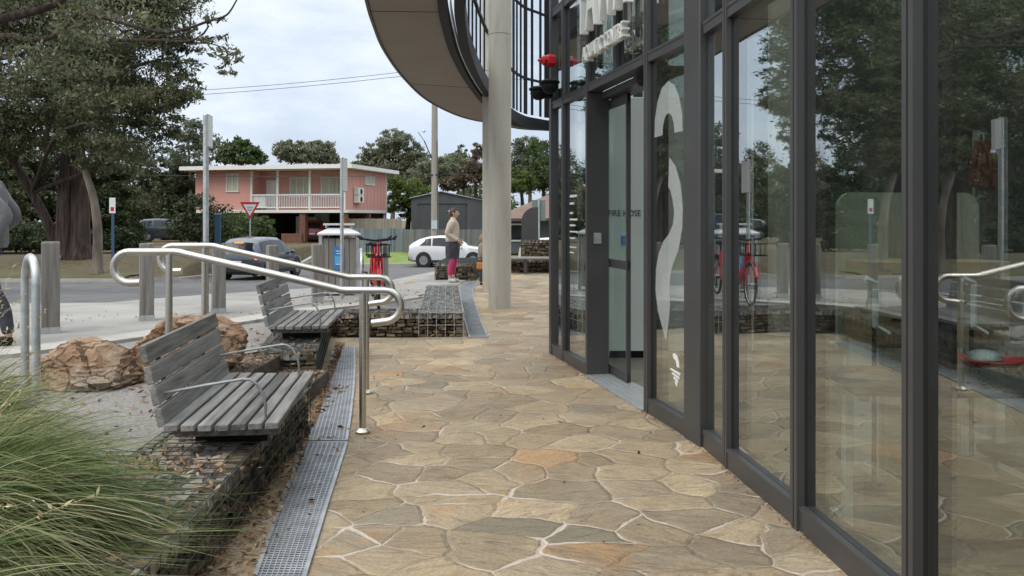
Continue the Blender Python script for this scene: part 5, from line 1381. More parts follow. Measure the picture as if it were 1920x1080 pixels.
def tree(name, label, base, trunks, blobs, n, leaf, lm, bm_, seed, group=None, droop=.4, clump=.3, limbs=True, ratio=.42, cn=34, cat='tree', extra=None, shell=.55, twig=.03):
    """trunks: [(points rel to base, r0, r1)], blobs (cx,cy,cz,rx,ry,rz) rel to base"""
    rng = np.random.default_rng(seed); rd = random.Random(seed)
    t = thing(name, label, cat, base, 0, group); m = MB()
    for pts, r0, r1 in trunks:
        k = 12; P = catmull3(pts, 5); rs = [r0 + (r1 - r0) * (i / (len(P) - 1)) ** .8 for i in range(len(P))]; rs[0] *= 1.25
        m.tube(P, rs, k)
    if limbs:
        tip = [(Vector(p[-1]), r1) for p, r0, r1 in trunks]; mids = [(Vector(catmull3(p, 5)[int(len(catmull3(p, 5)) * q)]), r1 * 1.2) for p, r0, r1 in trunks for q in (.6, .8)]
        for b in blobs:
            c = Vector(b[:3]); s, r = min(tip + mids, key=lambda q: (q[0] - c).length + (0 if q[0].z < c.z else 3))
            q = s.lerp(c, .5) + Vector((rd.uniform(-.12, .12), rd.uniform(-.12, .12), rd.uniform(-.02, .14))) * (c - s).length
            m.tube(catmull3([s, q, c], 4), [max(.02, r * .62 * (1 - .8 * i / 8)) for i in range(9)], 6)
            for _ in range(5):
                d = Vector((rd.gauss(0, 1), rd.gauss(0, 1), rd.gauss(.2, .7))).normalized(); e = c + Vector((d.x * b[3], d.y * b[4], d.z * b[5])) * .85
                m.tube([c, c.lerp(e, .5) + Vector((0, 0, .06 * b[5])), e], [max(.014, r * .16), r * .1, twig * .4], 4)
    if extra: extra(m)
    m.build('trunk', bm_, t, smooth=True, angle=70)
    P = crown_pts(blobs, n, rng, clump, cn, shell)
    v, q = leaf_cloud(P, leaf, droop, 0, ratio, rng); np_mesh('crown', v, q, lm, t)
    return t
def catmull3(P, n):
    P = [Vector(p) for p in P]
    if len(P) == 2: P = [P[0], P[0].lerp(P[1], .5), P[1]]
    Q_ = [P[0] * 2 - P[1]] + P + [P[-1] * 2 - P[-2]]; out = []
    for i in range(1, len(Q_) - 2):
        for k in range(n):
            t = k / n; a, b, c, d = Q_[i - 1:i + 3]
            out.append(.5 * ((2 * b) + (c - a) * t + (2 * a - 5 * b + 4 * c - d) * t * t + (3 * b - a - 3 * c + d) * t ** 3))
    return out + [P[-1]]
def B(px, py, y, rx, ry, rz, base): 
    p = dp(px, py, y); return (p.x - base[0], p.y - base[1], p.z - base[2], rx, ry, rz)
# great gum tree: twin fluted trunk
yb = 34.5; zb = -.19; xb = Q(140, yb); bs = (xb, yb, zb)
rp = lambda px, py, y: tuple(dp(px, py, y) - Vector(bs))
bl = [B(*a, bs) for a in ((60, 60, 33.5, 2.94, 2.45, 2.12), (150, -40, 31.5, 3.00, 2.55, 2.25), (230, 60, 27.5, 1.99, 1.92, 1.51), (-60, 10, 33.5, 3.19, 2.39, 2.39), (280, 170, 27.5, 1.31, 1.51, 1.17), (215, 190, 27.5, 1.55, 1.41, 1.20), (120, 170, 31.5, 2.05, 1.89, 1.26), (20, 190, 33.5, 2.18, 2.01, 1.51), (330, 170, 27.5, 0.74, 0.94, 0.80), (310, 60, 27.5, 0.85, 1.05, 0.79), (-110, 170, 33.5, 2.45, 2.12, 1.80), (250, -40, 27.5, 1.70, 1.70, 1.44), (300, 235, 27.5, 0.74, 0.94, 0.60), (70, -80, 33.5, 3.19, 2.71, 1.99), (-190, 60, 33.5, 3.19, 2.39, 2.55), (-300, 120, 33.5, 3.35, 2.51, 2.51), (60, 250, 33.5, 1.98, 1.52, 1.22), (240, 270, 27.5, 1.22, 1.15, 1.02), (-60, 260, 33.5, 2.28, 1.52, 1.37), (165, 260, 31.5, 1.16, 1.01, 1.01), (330, 105, 27.5, 0.80, 0.80, 0.60), (300, -10, 27.5, 1.31, 1.31, 1.05))]
tree('gum_tree', 'great gum tree with a thick fluted twin trunk, tallest of the trees at left', bs,
     [([(-.36, 0, 0), (-.28, 0, 3.3), (-.12, 0, 6), (-.2, -.6, 9)], .44, .2), ([(.27, -.05, 0), (.22, -.05, 3.3), (.04, 0, 5.7), (.8, -1, 9)], .40, .18), ([(-.75, .2, 0), (-1.1, .15, 1.3), (-1.95, 0, 3.1), (-3.2, 0, 5.2)], .24, .14)], bl, 270000, .115, M_gum, M_bark, 11, 'trees beside the street', .5, .27, cn=60)
# pale thin tree beside it
yb = 31.6; bs = (Q(182, yb), yb, -.58)
tree('gum_tree', 'slender gum tree with a pale thin crooked trunk right of the great trunk', bs,
     [([(0, 0, 0), (.02, 0, 1.6), (-.14, 0, 2.8), (-.45, 0, 3.9), (-.6, 0, 5.2), (-.4, 0, 7.0)], .19, .08)], [B(*a, bs) for a in ((186, 300, 31.6, .7, .7, .9), (160, 120, 31.6, 1.6, 1.5, 1.4), (205, 150, 31.6, 1.2, 1.2, 1.2), (130, 215, 31.6, 1.0, 1.0, .8), (165, 210, 31.3, 1.0, 1.0, 1.0), (190, 255, 31.3, .8, .8, .7))], 26000, .115, M_gum, M_pale, 12, 'trees beside the street', .5)
# dark evergreens forming the backdrop on the left
ev = [(-330, 55, 3.4, 8.5), (-250, 52, 3.4, 8.0), (-150, 50, 3.4, 8.5), (-60, 52, 3.2, 7.6), (20, 54, 3.2, 7.8), (95, 56, 3.0, 7.4), (190, 52, 2.6, 6.0), (262, 73, 3.9, 8.6), (318, 76, 3.2, 8.0), (342, 67, 2.2, 6.4)]
desc = ['at the far left edge of the row', 'beyond the standing man', 'behind the man and hoop', 'left of the leaning dark limb', 'behind the leaning dark limb', 'directly behind the great trunk', 'right of the pale thin trunk', 'behind the blue posted sign', 'nearest the pink house', 'low beside the pink house']
for k, ((px, y, r, h), dsc) in enumerate(zip(ev, desc)):
    x = Q(px, y); z = H(x, y) if y < 60 else -.6; rd = random.Random(k)
    bb = [(rd.uniform(-.4, .4), rd.uniform(-.4, .4), h * f, r * (1 - .45 * abs(f - .35) * 1.3) * .8, r * .8, h * .17) for f in (.16, .34, .54, .74, .9)]
    bb = [(b[0], b[1], b[2], b[3] * (1 if i < 3 else (.8 if i == 3 else .5)), b[4] * (1 if i < 3 else (.8 if i == 3 else .5)), b[5]) for i, b in enumerate(bb)]
    tree('evergreen_tree', 'dense dark evergreen tree ' + dsc, (x, y, z), [([(0, 0, 0), (.1, 0, h * .5), (0, 0, h * .85)], .22, .05)], bb, 34000, .19, M_ever if k % 3 != 1 else M_gum, M_dbark, 30 + k, 'trees beside the street', .2, .3, limbs=True, cn=22)
# wispy pale gum between the evergreens and the pink house
yb = 66; bs = (Q(352, yb), yb, -.3)
tree('gum_tree', 'wispy pale gum tree rising behind the left end of the pink house roof', bs, [([(0, 0, 0), (.2, 0, 4), (0, 0, 8)], .2, .06)], [B(*a, bs) for a in ((350, 250, 66, 1.5, 1.5, 1.2), (385, 270, 66, 1.2, 1.2, .9), (355, 300, 66, 1.7, 1.5, 1.2), (372, 232, 66, .7, .7, .6))], 5200, .24, M_pgum, M_pale, 50, 'trees beside the street', .3, .34)
# shrubs left of the pink house
for k, (px, py, y, rx, rz, lm, lab) in enumerate(((430, 430, 50, 1.5, 1.0, M_mid, 'rounded green shrub behind the give way sign'), (478, 428, 52, 1.0, .9, M_mid, 'smaller green shrub right of the give way sign'), (372, 415, 47, 1.5, 1.5, M_ever, 'dark leafy shrub behind the tall grey sign pole'), (340, 500, 38, 1.2, .35, M_mid, 'low ground shrub on the verge beside the silver car'))):
    c = dp(px, py, y); z0 = H(c.x, y); bs = (c.x, y, z0)
    tree('shrub', lab, bs, [([(0, 0, 0), (.05, 0, max(.2, (c.z - z0) * .8))], .06, .03)], [(0, 0, c.z - z0, rx, rx * .8, rz), (-rx * .5, 0, (c.z - z0) * .7, rx * .6, rx * .6, rz * .7), (rx * .5, 0, (c.z - z0) * .6, rx * .6, rx * .6, rz * .7)], 6000, .17, lm, M_dbark, 60 + k, 'shrubs beside the street', .1, .34, cat='shrub')
for k, (px, y, rx, rz, lab) in enumerate(((-60, 41, 1.9, .8, 'dark undergrowth bush beyond the standing man'), (30, 40, 1.7, .7, 'dark undergrowth bush left of the leaning limb'), (95, 42, 1.5, .8, 'dark undergrowth bush behind the leaning limb'), (215, 41, 1.3, .7, 'dark undergrowth bush behind the small white plate sign'))):
    x = Q(px, y); z0 = H(x, y); bs = (x, y, z0)
    tree('shrub', lab, bs, [([(0, 0, 0), (.05, 0, rz * .8)], .05, .03)], [(0, 0, rz * .8, rx, 1.0, rz), (-rx * .6, .1, rz * .6, rx * .6, .8, rz * .7), (rx * .6, -.1, rz * .6, rx * .6, .8, rz * .7)], 7000, .15, M_ever, M_dbark, 160 + k, 'shrubs beside the street', .1, .34, cat='shrub')
# background trees
def bg(lab, px, y, blobs, n, leaf, lm, seed, r0=.25, droop=.3, clump=.3, name='background_tree'):
    bs = (Q(px, y), y, H(Q(px, y), y) if y < 100 else 0); tz = max(B(*a, bs)[2] for a in blobs)
    return tree(name, lab, bs, [([(0, 0, 0), (.2, 0, tz * .5), (0, 0, tz * .9)], r0, r0 * .35)], [B(*a, bs) for a in blobs], n, leaf, lm, M_pale if lm in (M_pgum, M_gumfar) else M_dbark, seed, 'trees beyond the houses', droop, clump)
bg('dark conical tree behind the left part of the pink house roof', 450, 85, [(450, 292, 85, 2.2, 2, 1.2), (448, 275, 85, 1.3, 1.2, .9), (425, 297, 85, 1.2, 1.2, .8), (478, 298, 85, 1.2, 1.2, .8)], 8000, .3, M_ever if 0 else M_mid, 70)
bg('bushy olive tree behind the middle of the pink house roof', 545, 88, [(550, 288, 88, 1.9, 1.8, 1.3), (540, 277, 88, 1.2, 1.2, .8), (565, 296, 88, 1.5, 1.5, .9)], 6000, .3, M_gumfar, 71)
bg('bushy olive tree behind the right half of the pink house roof', 598, 90, [(598, 288, 90, 1.9, 1.8, 1.3), (590, 276, 90, 1.2, 1.2, .7), (615, 297, 90, 1.2, 1.2, .9)], 6000, .3, M_gumfar, 72)
bg('tall spreading gum tree right of the pink house', 735, 92, [(738, 262, 92, 1.9, 1.8, 1.0), (712, 285, 92, 1.9, 1.8, 1.1), (760, 285, 92, 2.0, 1.8, 1.2), (690, 303, 92, 1.4, 1.4, .9), (735, 305, 92, 2.2, 2, 1.3), (785, 305, 92, 1.6, 1.5, 1.2), (735, 330, 92, 2.8, 2, 1.4)], 13000, .34, M_gumfar, 73, .3)
bg('low olive trees joining the spreading gum and the shed', 700, 96, [(690, 318, 96, 1.8, 1.5, 1.0), (725, 322, 96, 2.4, 1.5, 1.1), (672, 312, 96, 1.0, 1.0, .7), (790, 320, 96, 1.8, 1.5, 1.1), (820, 332, 96, 2.0, 1.5, 1.2)], 8000, .3, M_mid, 173)
bg('bright green leafy tree beside the pink house end wall', 762, 66, [(765, 365, 66, 1.5, 1.5, 1.1), (745, 350, 66, 1.0, 1, .8), (790, 352, 66, 1.0, 1, .7), (740, 385, 66, 1.1, 1, .9), (778, 398, 66, 1.3, 1.2, 1.0), (735, 345, 66, .8, .8, .7)], 11000, .2, M_yel, 74)
bg('grey green gum tree left of the power pole, behind the shed', 800, 80, [(800, 330, 80, 1.6, 1.5, 1.4), (828, 318, 80, 1.4, 1.4, 1.3)], 6000, .3, M_gumfar, 75)
bg('bushy gum tree between the power pole and the columns', 856, 84, [(852, 305, 84, 1.5, 1.4, 1.2), (845, 325, 84, 1.9, 1.6, 1.4), (872, 320, 84, 1.4, 1.4, 1.4)], 8000, .3, M_gumfar, 76)
bg('narrow conifer rising behind the shed beside the columns', 866, 98, [(866, 284, 98, .6, .6, .7), (866, 300, 98, 1.0, 1, 1.0), (866, 322, 98, 1.5, 1.5, 1.4)], 5000, .26, M_mid, 77)
bg('rusty brown gum tree left of the columns', 888, 76, [(885, 335, 76, 1.5, 1.4, 1.2), (895, 310, 76, 1.0, 1, 1.3), (900, 285, 76, .7, .8, .9), (850, 345, 76, 1.3, 1.2, .8)], 6500, .26, M_rust, 78)
bg('pale gum tree right of the columns', 990, 78, [(985, 278, 78, 1.5, 1.4, 1.1), (975, 305, 78, 1.5, 1.4, 1.3), (1005, 300, 78, 1.4, 1.4, 1.3), (990, 330, 78, 2.0, 1.8, 1.4)], 9000, .28, M_pgum, 79)
bg('dark green tree behind the brown roof at right', 1015, 70, [(1015, 300, 70, 1.3, 1.3, 1.6), (1030, 330, 70, 1.8, 1.6, 1.6), (1005, 340, 70, 1.3, 1.2, 1.2)], 9000, .24, M_mid, 80)
bg('light green tree low behind the brown roof beside the column', 975, 66, [(975, 345, 66, 1.2, 1.2, 1.1), (960, 330, 66, .8, .8, .8)], 5000, .22, M_yel, 81)
k = 0
for px, y, r in ((200, 110, 6), (60, 112, 6), (330, 108, 5), (650, 115, 4), (1120, 100, 6), (1240, 100, 7), (900, 118, 4), (-150, 110, 7), (-450, 105, 8), (-800, 100, 9)):
    bg(['distant tree line clump far behind the great trunk', 'distant clump beyond the man at left', 'distant clump left of the pink house', 'distant clump right behind the pink house', 'distant clump behind the near end of the glass building', 'distant clump hidden mostly by the building', 'distant clump behind the concrete columns', 'distant clump far out to the left of the man', 'distant clump beyond the overhanging gum at far left', 'distant clump at the outer end of the far tree line'][k], px, y, [(px, 410 - r * 8, y, r, 3, r * .55), (px + 35, 410 - r * 6, y, r * .7, 3, r * .45)], 5000, .45, M_mid, 90 + k); k += 1
# near gum at left whose limbs reach into the top of the picture
bs = (-10.4, 15.5, .05)
def limb(m):
    L_ = lambda pts, r0, r1: m.tube(catmull3([tuple(dp(a, b, c) - Vector(bs)) for a, b, c in pts], 5), [r0 + (r1 - r0) * (i / (5 * (len(pts) - 1))) for i in range(5 * (len(pts) - 1) + 1)], 7)
    L_([(-320, 150, 15.5), (-150, 70, 15), (0, 36, 14.6), (60, 22, 14.4), (115, 2, 14.2), (190, -60, 14)], .105, .04)
    L_([(-320, 200, 15.5), (-140, 90, 14.6), (0, 68, 14.2), (50, 75, 14), (95, 70, 14), (122, 50, 13.9), (150, 20, 13.8)], .08, .026)
    L_([(-100, 120, 14.6), (0, 109, 14.2), (45, 100, 14)], .06, .03)
    L_([(150, 20, 13.8), (220, 40, 13.6), (300, 60, 13.3), (345, 55, 13.2), (390, 40, 13.1), (425, 28, 13), (447, -5, 13)], .036, .011)
    L_([(220, 75, 13.6), (300, 76, 13.3), (350, 78, 13.2), (378, 66, 13.1), (392, 48, 13.1)], .032, .012)
    L_([(300, 76, 13.3), (360, 80, 13.2), (395, 82, 13.1), (420, 90, 13.1)], .02, .006)
    L_([(355, 55, 13.2), (358, 30, 13.1), (352, 10, 13.1)], .014, .006)
bl = [B(*a, bs) for a in ((360, 5, 13.1, .30, .3, .2), (400, 28, 13.1, .26, .25, .15), (415, 85, 13, .24, .24, .22), (435, 102, 13, .2, .2, .26), (420, 132, 13, .16, .16, .16), (398, 72, 13.1, .14, .14, .10), (328, 5, 13.2, .2, .2, .12), (100, -50, 14.2, 1.6, 1.4, .7), (-60, -40, 14.6, 1.8, 1.6, 1.0), (-200, 40, 15, 1.8, 1.6, 1.2), (200, 60, 13.6, .8, .8, .35), (120, 110, 14, 1.0, .9, .4), (40, 140, 14.2, 1.0, 1, .5), (230, 20, 13.6, .7, .8, .35), (-330, -60, 15.5, 2.4, 2, 1.5), (-480, 40, 15, 2.4, 2, 1.5), (-420, 120, 15.5, 1.8, 1.6, 1.2), (-90, -160, 15, 2.6, 2.4, 1.2), (-300, -220, 15, 3, 2.6, 1.4))]
tree('gum_tree', 'gum tree whose bare crooked limbs reach into the sky at upper left', bs, [([(-.4, 0, 0), (0, 0, 1.8), (-.3, .2, 4), (.1, 0, 6.5)], .36, .17)], bl, 42000, .085, M_gum, M_bark, 101, 'trees beside the street', .7, .42, limbs=False, extra=limb, cn=30, ratio=.34)

# ------------------------------------------------------------------ people
M_skin = mat('skin', [(.50, .30, .22), (.56, .35, .26)], 5, .6)
M_hair = mat('hair_dark', [(.035, .02, .014), (.06, .035, .025)], 8, .6, stretch=(1, 1, 4))
def head_grid(hs, k=1.0, seg=28, ring=20):
    """a head looking along +x: brow, eye hollows, nose, lips, chin, jaw"""
    vs = []
    for i in range(ring + 1):
        th = math.pi * i / ring
        for j in range(seg):
            a = 2 * math.pi * j / seg; d = Vector((math.sin(th) * math.cos(a), math.sin(th) * math.sin(a), math.cos(th)))
            x, y, z = d.x * .098, d.y * .076, d.z * .118
            if z < 0: y *= 1 - .22 * (-z / .118) ** 1.5; x *= (1 if x > 0 else 1 - .25 * (-z / .118))
            if d.x > .2:
                g_ = lambda y0, z0, sy, sz: math.exp(-((abs(y) - y0) / sy) ** 2 - ((z - z0) / sz) ** 2)
                x += .030 * g_(0, -.022, .013, .017) + .014 * g_(0, .003, .011, .022) - .012 * g_(.031, .008, .017, .013) + .006 * g_(.025, .032, .03, .012) + .016 * g_(0, -.098, .03, .022) + .007 * g_(0, -.062, .022, .009) - .004 * g_(0, -.075, .03, .006)
            vs.append(Vector((x * k, y * k, z * k)) * hs)
    return vs, [(i * seg + j, i * seg + (j + 1) % seg, (i + 1) * seg + (j + 1) % seg, (i + 1) * seg + j)[::-1] for i in range(ring) for j in range(seg)]
def person(label, loc, rz, H_=1.68, lean=0, arms=None, top=None, bottom=None, shoes=None, hair=M_hair, skirt=None, bun=None, ankle=.26, step=.0, sleeve=1.0, bulk=1.0, hk=1.0):
    t = thing('person', label, 'person', loc, rz); s = H_ / 1.70
    V = lambda x, y, z, r: (x * s, y * s, z * s, r * s)
    ch = []
    pel, wai, che, nek = V(0, 0, .95, .125), V(.005, 0, 1.10, .115), V(lean * .5, 0, 1.28, .135), V(lean + .0, 0, 1.45, .056)
    ch.append([pel, wai, che, nek, V(lean + .015, 0, 1.52, .052), V(lean + .02, 0, 1.57, .048)])
    arms = arms or {}
    legs = {}
    for sg_ in (-1, 1):
        dx = step * sg_
        k_ = V(.03 + dx * .5, sg_ * .095, .50, .056); a_ = V(-.02 + dx, sg_ * .09, .09, .036)
        legs[sg_] = (V(0, sg_ * .09, .88, .085), k_, V(-.015 + dx * .8, sg_ * .095, .32, .052), a_, V(.10 + dx, sg_ * .10, .035, .03))
        ch.append([pel] + list(legs[sg_]))
        e, w_ = arms.get(sg_, ((-.03, .25, 1.10), (.06, .23, .86)))
        sh = V(lean, sg_ * .165, 1.375, .054); el = V(e[0], sg_ * e[1], e[2], .042); wr_ = V(w_[0], sg_ * w_[1], w_[2], .026)
        d = (Vector(wr_[:3]) - Vector(el[:3])).normalized(); side_ = Vector((0, sg_, 0)); side_ = (side_ - d * side_.dot(d)).normalized(); up_ = d.cross(side_)
        pm = Vector(wr_[:3]) + d * .05 * s
        arms[(sg_, 'p')] = (sh, el, wr_)
        ch.append([che, sh, el, wr_, (*pm, .030 * s)])
        for q in range(4):
            b_ = pm + up_ * (q - 1.5) * .019 * s + d * .045 * s; L_ = (.034, .040, .038, .030)[q] * s
            ch.append([(*pm, .030 * s), (*b_, .0095 * s), (*(b_ + d * L_ - side_ * .012 * s), .0085 * s), (*(b_ + d * L_ * 1.7 - side_ * .034 * s), .0075 * s)])
        tb_ = Vector(wr_[:3]) + d * .03 * s + up_ * .028 * s
        ch.append([wr_, (*tb_, .011 * s), (*(tb_ + d * .03 * s + up_ * .018 * s - side_ * .01 * s), .009 * s)])
    body = skin_obj('body', ch, M_skin, t, 2)
    hc = Vector((lean + .025, 0, 1.595)) * s; hs = s * hk
    hv, hf = head_grid(hs); bm = bmesh.new(); bm.from_mesh(body.data)
    nv = [bm.verts.new(v + hc) for v in hv]
    for f in hf:
        try: bm.faces.new([nv[q] for q in f])
        except ValueError: pass
    for sg_ in (-1, 1):                                                                # ears
        em = MB(); em.ell((hc.x - .008 * hs, sg_ * .077 * hs, hc.z - .005 * hs), (.020 * hs, .010 * hs, .032 * hs), 8, 6)
        ev = [bm.verts.new(v) for v in em.v]
        for f in em.f:
            try: bm.faces.new([ev[q] for q in f])
            except ValueError: pass
    bmesh.ops.remove_doubles(bm, verts=nv, dist=1e-6)
    for f in bm.faces: f.smooth = True
    bm.to_mesh(body.data); bm.free()
    g_ = .014 * s; add = lambda p, k=0: (p[0], p[1], p[2], p[3] + g_ + k * s)
    b_ = .012 * bulk; z0 = .855 if not skirt else .945; M_ = MB(); n = 28; vs = []
    rings = [(z0 - .004, .098 + b_, .135 + b_), (z0, .118 + b_, .158 + b_), (z0 + .05, .126 + b_, .164 + b_ * 1.1), (1.04, .124 + b_, .158 + b_), (1.14, .122 + b_ * .9, .152 + b_), (1.25, .130 + b_ * .7, .165 + b_ * .7), (1.34, .124 + b_ * .4, .178 + b_ * .2), (1.40, .104, .166), (1.435, .082, .122), (1.465, .066, .074), (1.50, .060, .062), (1.502, .05, .05)]
    for q_, (z, rx, ry) in enumerate(rings):
        for q in range(n):
            a = 2 * math.pi * q / n; w_ = 1 + .02 * math.sin(5 * a + z * 22) * (1 if q_ < 6 else 0)
            vs.append(((lean * max(0, z - 1) * 2 + rx * math.cos(a) * w_) * s, ry * math.sin(a) * w_ * s, z * s))
    M_.add(vs, [(q + k * n, (q + 1) % n + k * n, (q + 1) % n + (k + 1) * n, q + (k + 1) * n) for k in range(len(rings) - 1) for q in range(n)])
    for sg_ in (-1, 1):
        sh, el, wr_ = [Vector(v[:3]) for v in arms[(sg_, 'p')]]; w2 = el.lerp(wr_, .98 * sleeve)
        P = catmull3([sh + Vector((0, -sg_ * .07 * s, .01 * s)), sh, sh.lerp(el, .5) + Vector((-.004, sg_ * .006, 0)), el, el.lerp(w2, .5), w2], 4); m_ = len(P) - 1
        rr = [(.050 + (.078 + b_ * .3 - .050) * min(1, k_ / 4)) if k_ < 4 else (.078 + b_ * .3) + (.043 - .078 - b_ * .3) * ((k_ - 4) / (m_ - 4)) ** .8 for k_ in range(m_ + 1)]
        M_.tube(P, [(r_ * (1 + .03 * math.sin(k_ * 2.1))) * s for k_, r_ in enumerate(rr)], 14)
    M_.build('top', top, t, smooth=True, angle=70)
    bc = []
    for sg_ in (-1, 1):
        h, k_, c_, a_, f_ = legs[sg_]; am = tuple(a_[i] + (c_[i] - a_[i]) * (ankle) for i in range(3)); a2 = tuple(am[i] + (c_[i] - am[i]) * .2 for i in range(3))
        bc.append([V(0, 0, 1.02 if not skirt else .98, .105), V(0, 0, .94, .13), add(h), add(k_, .002), add(c_, .0), (*a2, a_[3] + .018 * s), (*am, a_[3] + .017 * s)])
    skin_obj('trousers', bc, bottom, t, 2)
    if skirt:
        sk = MB(); n = 40; prof_ = [(1.04, .15), (.98, .175), (.90, .20), (.80, .205), (.70, .20), (.60, .188), (.555, .178), (.56, .15)]
        vs = []
        for z, r in prof_:
            u = min(1, max(0, (1.0 - z) / .4))
            for q in range(n):
                a = 2 * math.pi * q / n; rr = r * (1 + .045 * u * math.sin(7 * a + 2 * u) + .02 * u * math.sin(13 * a))
                vs.append(((rr * .80 * math.cos(a) + .005) * s, rr * .95 * math.sin(a) * s, z * s))
        fs = [(q + k * n, (q + 1) % n + k * n, (q + 1) % n + (k + 1) * n, q + (k + 1) * n)[::-1] for k in range(len(prof_) - 1) for q in range(n)]
        sk.add(vs, fs).build('skirt', skirt, t, smooth=True)
    for sg_ in (-1, 1):
        a_, f_ = legs[sg_][3:]
        skin_obj('shoe', [[(a_[0] - .045 * s, a_[1], .055 * s, .046 * s), (a_[0] + .0 * s, a_[1], .06 * s, .05 * s), (a_[0] + .075 * s, a_[1] + .004 * sg_, .042 * s, .046 * s), (a_[0] + .15 * s, a_[1] + .01 * sg_, .034 * s, .038 * s)], [(a_[0] + .0 * s, a_[1], .06 * s, .05 * s), (a_[0] - .005 * s, a_[1], .105 * s, .044 * s)]], shoes, t, 1)
    hv, hf = head_grid(hs, 1.10); m = MB(); keep = []
    for f in hf:
        c = sum((hv[q] for q in f), Vector()) / 4 / hs
        face_ = c.x > .030 + max(0, c.z) * .25 and c.z < .066
        if face_ or c.z < -.075 or (c.x > -.012 and c.z < -.03): continue
        keep.append(f)
    m.add([v + hc + Vector((-.004 * hs, 0, .004 * hs)) for v in hv], keep)
    if bun: m.ell((hc.x - .128 * hs, 0, hc.z + .03 * hs), (.048 * hs, .048 * hs, .046 * hs), 12, 8)
    m.build('hair', hair, t, smooth=True, angle=80)
    fc = MB()
    for sg_ in (-1, 1):
        fc.ell((hc.x + .083 * hs, sg_ * .031 * hs, hc.z + .009 * hs), (.008 * hs, .013 * hs, .006 * hs), 10, 6)
        fc.ell((hc.x + .094 * hs, sg_ * .030 * hs, hc.z + .032 * hs), (.006 * hs, .019 * hs, .004 * hs), 8, 5)
    fc.build('eyes', M_black, t)
    MB().ell((hc.x + .094 * hs, 0, hc.z - .063 * hs), (.008 * hs, .024 * hs, .007 * hs), 10, 6).build('mouth', mat('lip', [(.42, .16, .14)], 4, .5) if 'lip' not in MATS else MATS['lip'], t)
    return t
M_cream = mat('cream_knit', [(.36, .30, .24), (.50, .43, .35), (.58, .51, .43)], 7, .95, bump=.5, bscale=9, bdist=.04)
M_pinkl = mat('pink_leggings', [(.36, .025, .085), (.46, .04, .12), (.52, .06, .16)], 7, .8, bump=.6, bscale=14, bdist=.03)
M_navy = mat('dark_cloth', [(.022, .022, .028), (.045, .045, .055), (.06, .06, .07)], 6, .9, bump=.5, bscale=7, bdist=.04)
M_gjack = mat('grey_jacket', [(.085, .085, .09), (.14, .14, .145), (.19, .19, .195)], 5, .9, bump=.5, bscale=6, bdist=.05)
yw = 19.2; xw = Q(848, yw)
woman = person('standing woman in cream jumper, dark skirt and pink leggings, side on', (xw, yw, H(xw, yw) + .014), R(-4), 1.66, .02, {1: ((-.09, .22, 1.13), (.10, .20, 1.0)), -1: ((-.08, .22, 1.13), (.14, .16, .98))}, M_cream, M_pinkl, mat('shoe_white', [(.42, .41, .40), (.55, .54, .53)], 9, .7), skirt=M_navy, bun=True, ankle=.35, step=.03, bulk=2.6)
hc_ = Vector((.045, 0, 1.595)) * (1.66 / 1.70); MB().tube([(hc_.x - .112 + .004 * math.sin(a), .034 * math.cos(a), hc_.z + .03 + .034 * math.sin(a)) for a in [2 * math.pi * q / 12 for q in range(12)]], .016, 6, closed=True).build('hair_tie', M_cream, woman, smooth=True)
ym = 7.7; xm = Q(-21, ym)
person('man at the left edge in a grey jacket and dark trousers', (xm, ym, .295), R(192), 1.78, .02, {1: ((-.20, .22, 1.13), (-.10, .24, .90)), -1: ((-.12, .24, 1.12), (.08, .22, .90))}, M_gjack, M_navy, M_black, step=-.17, ankle=.1, bulk=1.8)
yc = 18.4; xc = Q(903, yc)
ch_p = person('small person in dark trousers half hidden behind the columns', (xc, yc, H(xc, yc) + .014), R(10), 1.06, .02, {}, mat('tan_top', [(.26, .21, .15)], 5, .9), M_navy, M_black, hair=mat('hair_fair', [(.30, .20, .12)], 6, .7), bun=False, ankle=.1, hk=1.25)
bg_ = thing('shoulder_bag', 'orange bag held beside the small person at the columns', 'bag', (xc - .035, yc - .16, H(xc, yc) + .36)); bg_.scale = (.7, .7, .7); MB().box((0, 0, .12), (.2, .1, .22), taper=.85).build('bag_body', mat('orange_bag', [(.50, .20, .04)], 5, .7), bg_, bevel=.03)
MB().tube(catmull3([(-.07, 0, .22), (-.04, 0, .36), (.04, 0, .36), (.07, 0, .22)], 4), .012, 6).build('handle', M_navy, bg_)

# ------------------------------------------------------------------ light, sky, camera
SUN_EL, SUN_AZ = 52, -130        # azimuth measured from +y towards +x
wd = bpy.data.worlds.new('World'); S.world = wd; wd.use_nodes = True; nt = wd.node_tree; nt.nodes.clear(); L = nt.links
tc = nd(nt, 'ShaderNodeTexCoord')
sky = nd(nt, 'ShaderNodeTexSky', sky_type='NISHITA'); sky.sun_disc = False; sky.sun_elevation = R(SUN_EL); sky.sun_rotation = R(SUN_AZ); sky.dust_density = 2.0
vm = nd(nt, 'ShaderNodeMapping'); vm.inputs['Scale'].default_value = (1.0, 1.0, 2.3); L.new(tc.outputs['Generated'], vm.inputs[0])
n1 = noise(nt, vm.outputs[0], 2.3, 7, .58, .5); n2 = noise(nt, vm.outputs[0], 5.5, 6, .6, .3)
sx = nd(nt, 'ShaderNodeSeparateXYZ'); L.new(tc.outputs['Generated'], sx.inputs[0])
cover = ramp(nt, n1.outputs['Fac'], [(.28, (.62,) * 3), (.5, (.96,) * 3)])
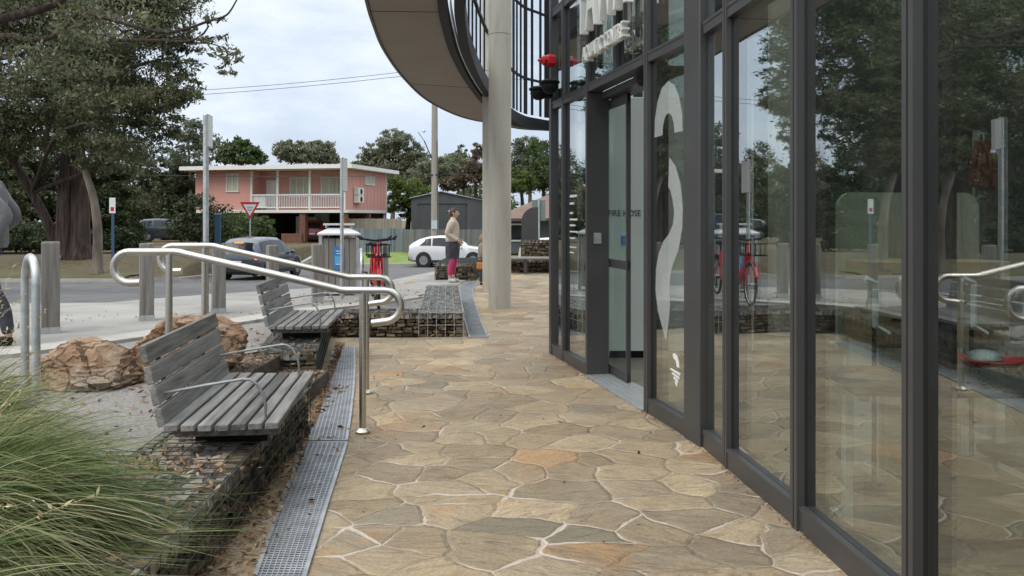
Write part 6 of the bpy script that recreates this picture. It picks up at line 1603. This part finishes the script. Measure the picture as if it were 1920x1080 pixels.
# cloud brightness: blue-grey bases, brighter breaks, paler higher up
tone = mth(nt, 'ADD', mth(nt, 'MULTIPLY', n2.outputs['Fac'], .55), mth(nt, 'ADD', mth(nt, 'MULTIPLY', n1.outputs['Fac'], .45), mth(nt, 'MULTIPLY', sx.outputs['Z'], .30)))
cl = ramp(nt, tone, [(.36, (5.3, 6.2, 7.6)), (.54, (6.1, 6.95, 8.1)), (.66, (7.8, 8.4, 9.0)), (.78, (9.4, 9.8, 10.0))])
c = mix(nt, cover, sky.outputs[0], cl)
zen = mth(nt, 'ADD', mth(nt, 'MULTIPLY', mth(nt, 'MAXIMUM', mth(nt, 'SUBTRACT', sx.outputs['Z'], .28), 0), 1.5), 1.0)
vs_ = nd(nt, 'ShaderNodeVectorMath', operation='SCALE'); L.new(c, vs_.inputs[0]); L.new(zen, vs_.inputs['Scale']); c = vs_.outputs[0]
bgd = nd(nt, 'ShaderNodeBackground'); L.new(c, bgd.inputs[0]); bgd.inputs[1].default_value = .10
out = nd(nt, 'ShaderNodeOutputWorld'); L.new(bgd.outputs[0], out.inputs[0])
sl = bpy.data.lights.new('Sun', 'SUN'); sl.energy = 1.5; sl.angle = R(40); sl.color = (1, .95, .88)
so = bpy.data.objects.new('Sun', sl); COL.objects.link(so); so.location = (0, 0, 30)
az, el = R(SUN_AZ), R(SUN_EL); dv = Vector((math.sin(az) * math.cos(el), math.cos(az) * math.cos(el), math.sin(el)))
so.rotation_euler = dv.to_track_quat('Z', 'Y').to_euler()
cam = bpy.data.cameras.new('Camera'); co = bpy.data.objects.new('Camera', cam); COL.objects.link(co); S.camera = co
co.location = (0, 0, EYE); co.rotation_euler = (R(90), 0, 0)
cam.sensor_width = 36; cam.lens = 36 * F / 1920; cam.shift_y = (HZ - 540) / 1920; cam.clip_end = 2000; cam.clip_start = .05
S.view_settings.view_transform = 'Standard'; S.view_settings.look = 'None'; S.view_settings.exposure = .33; S.view_settings.gamma = 1
S.render.engine = 'CYCLES'; cy = S.cycles
cy.use_denoising = True; cy.max_bounces = 8; cy.transparent_max_bounces = 24; cy.diffuse_bounces = 3; cy.glossy_bounces = 4
cy.sample_clamp_indirect = 6; cy.caustics_reflective = False; cy.caustics_refractive = False
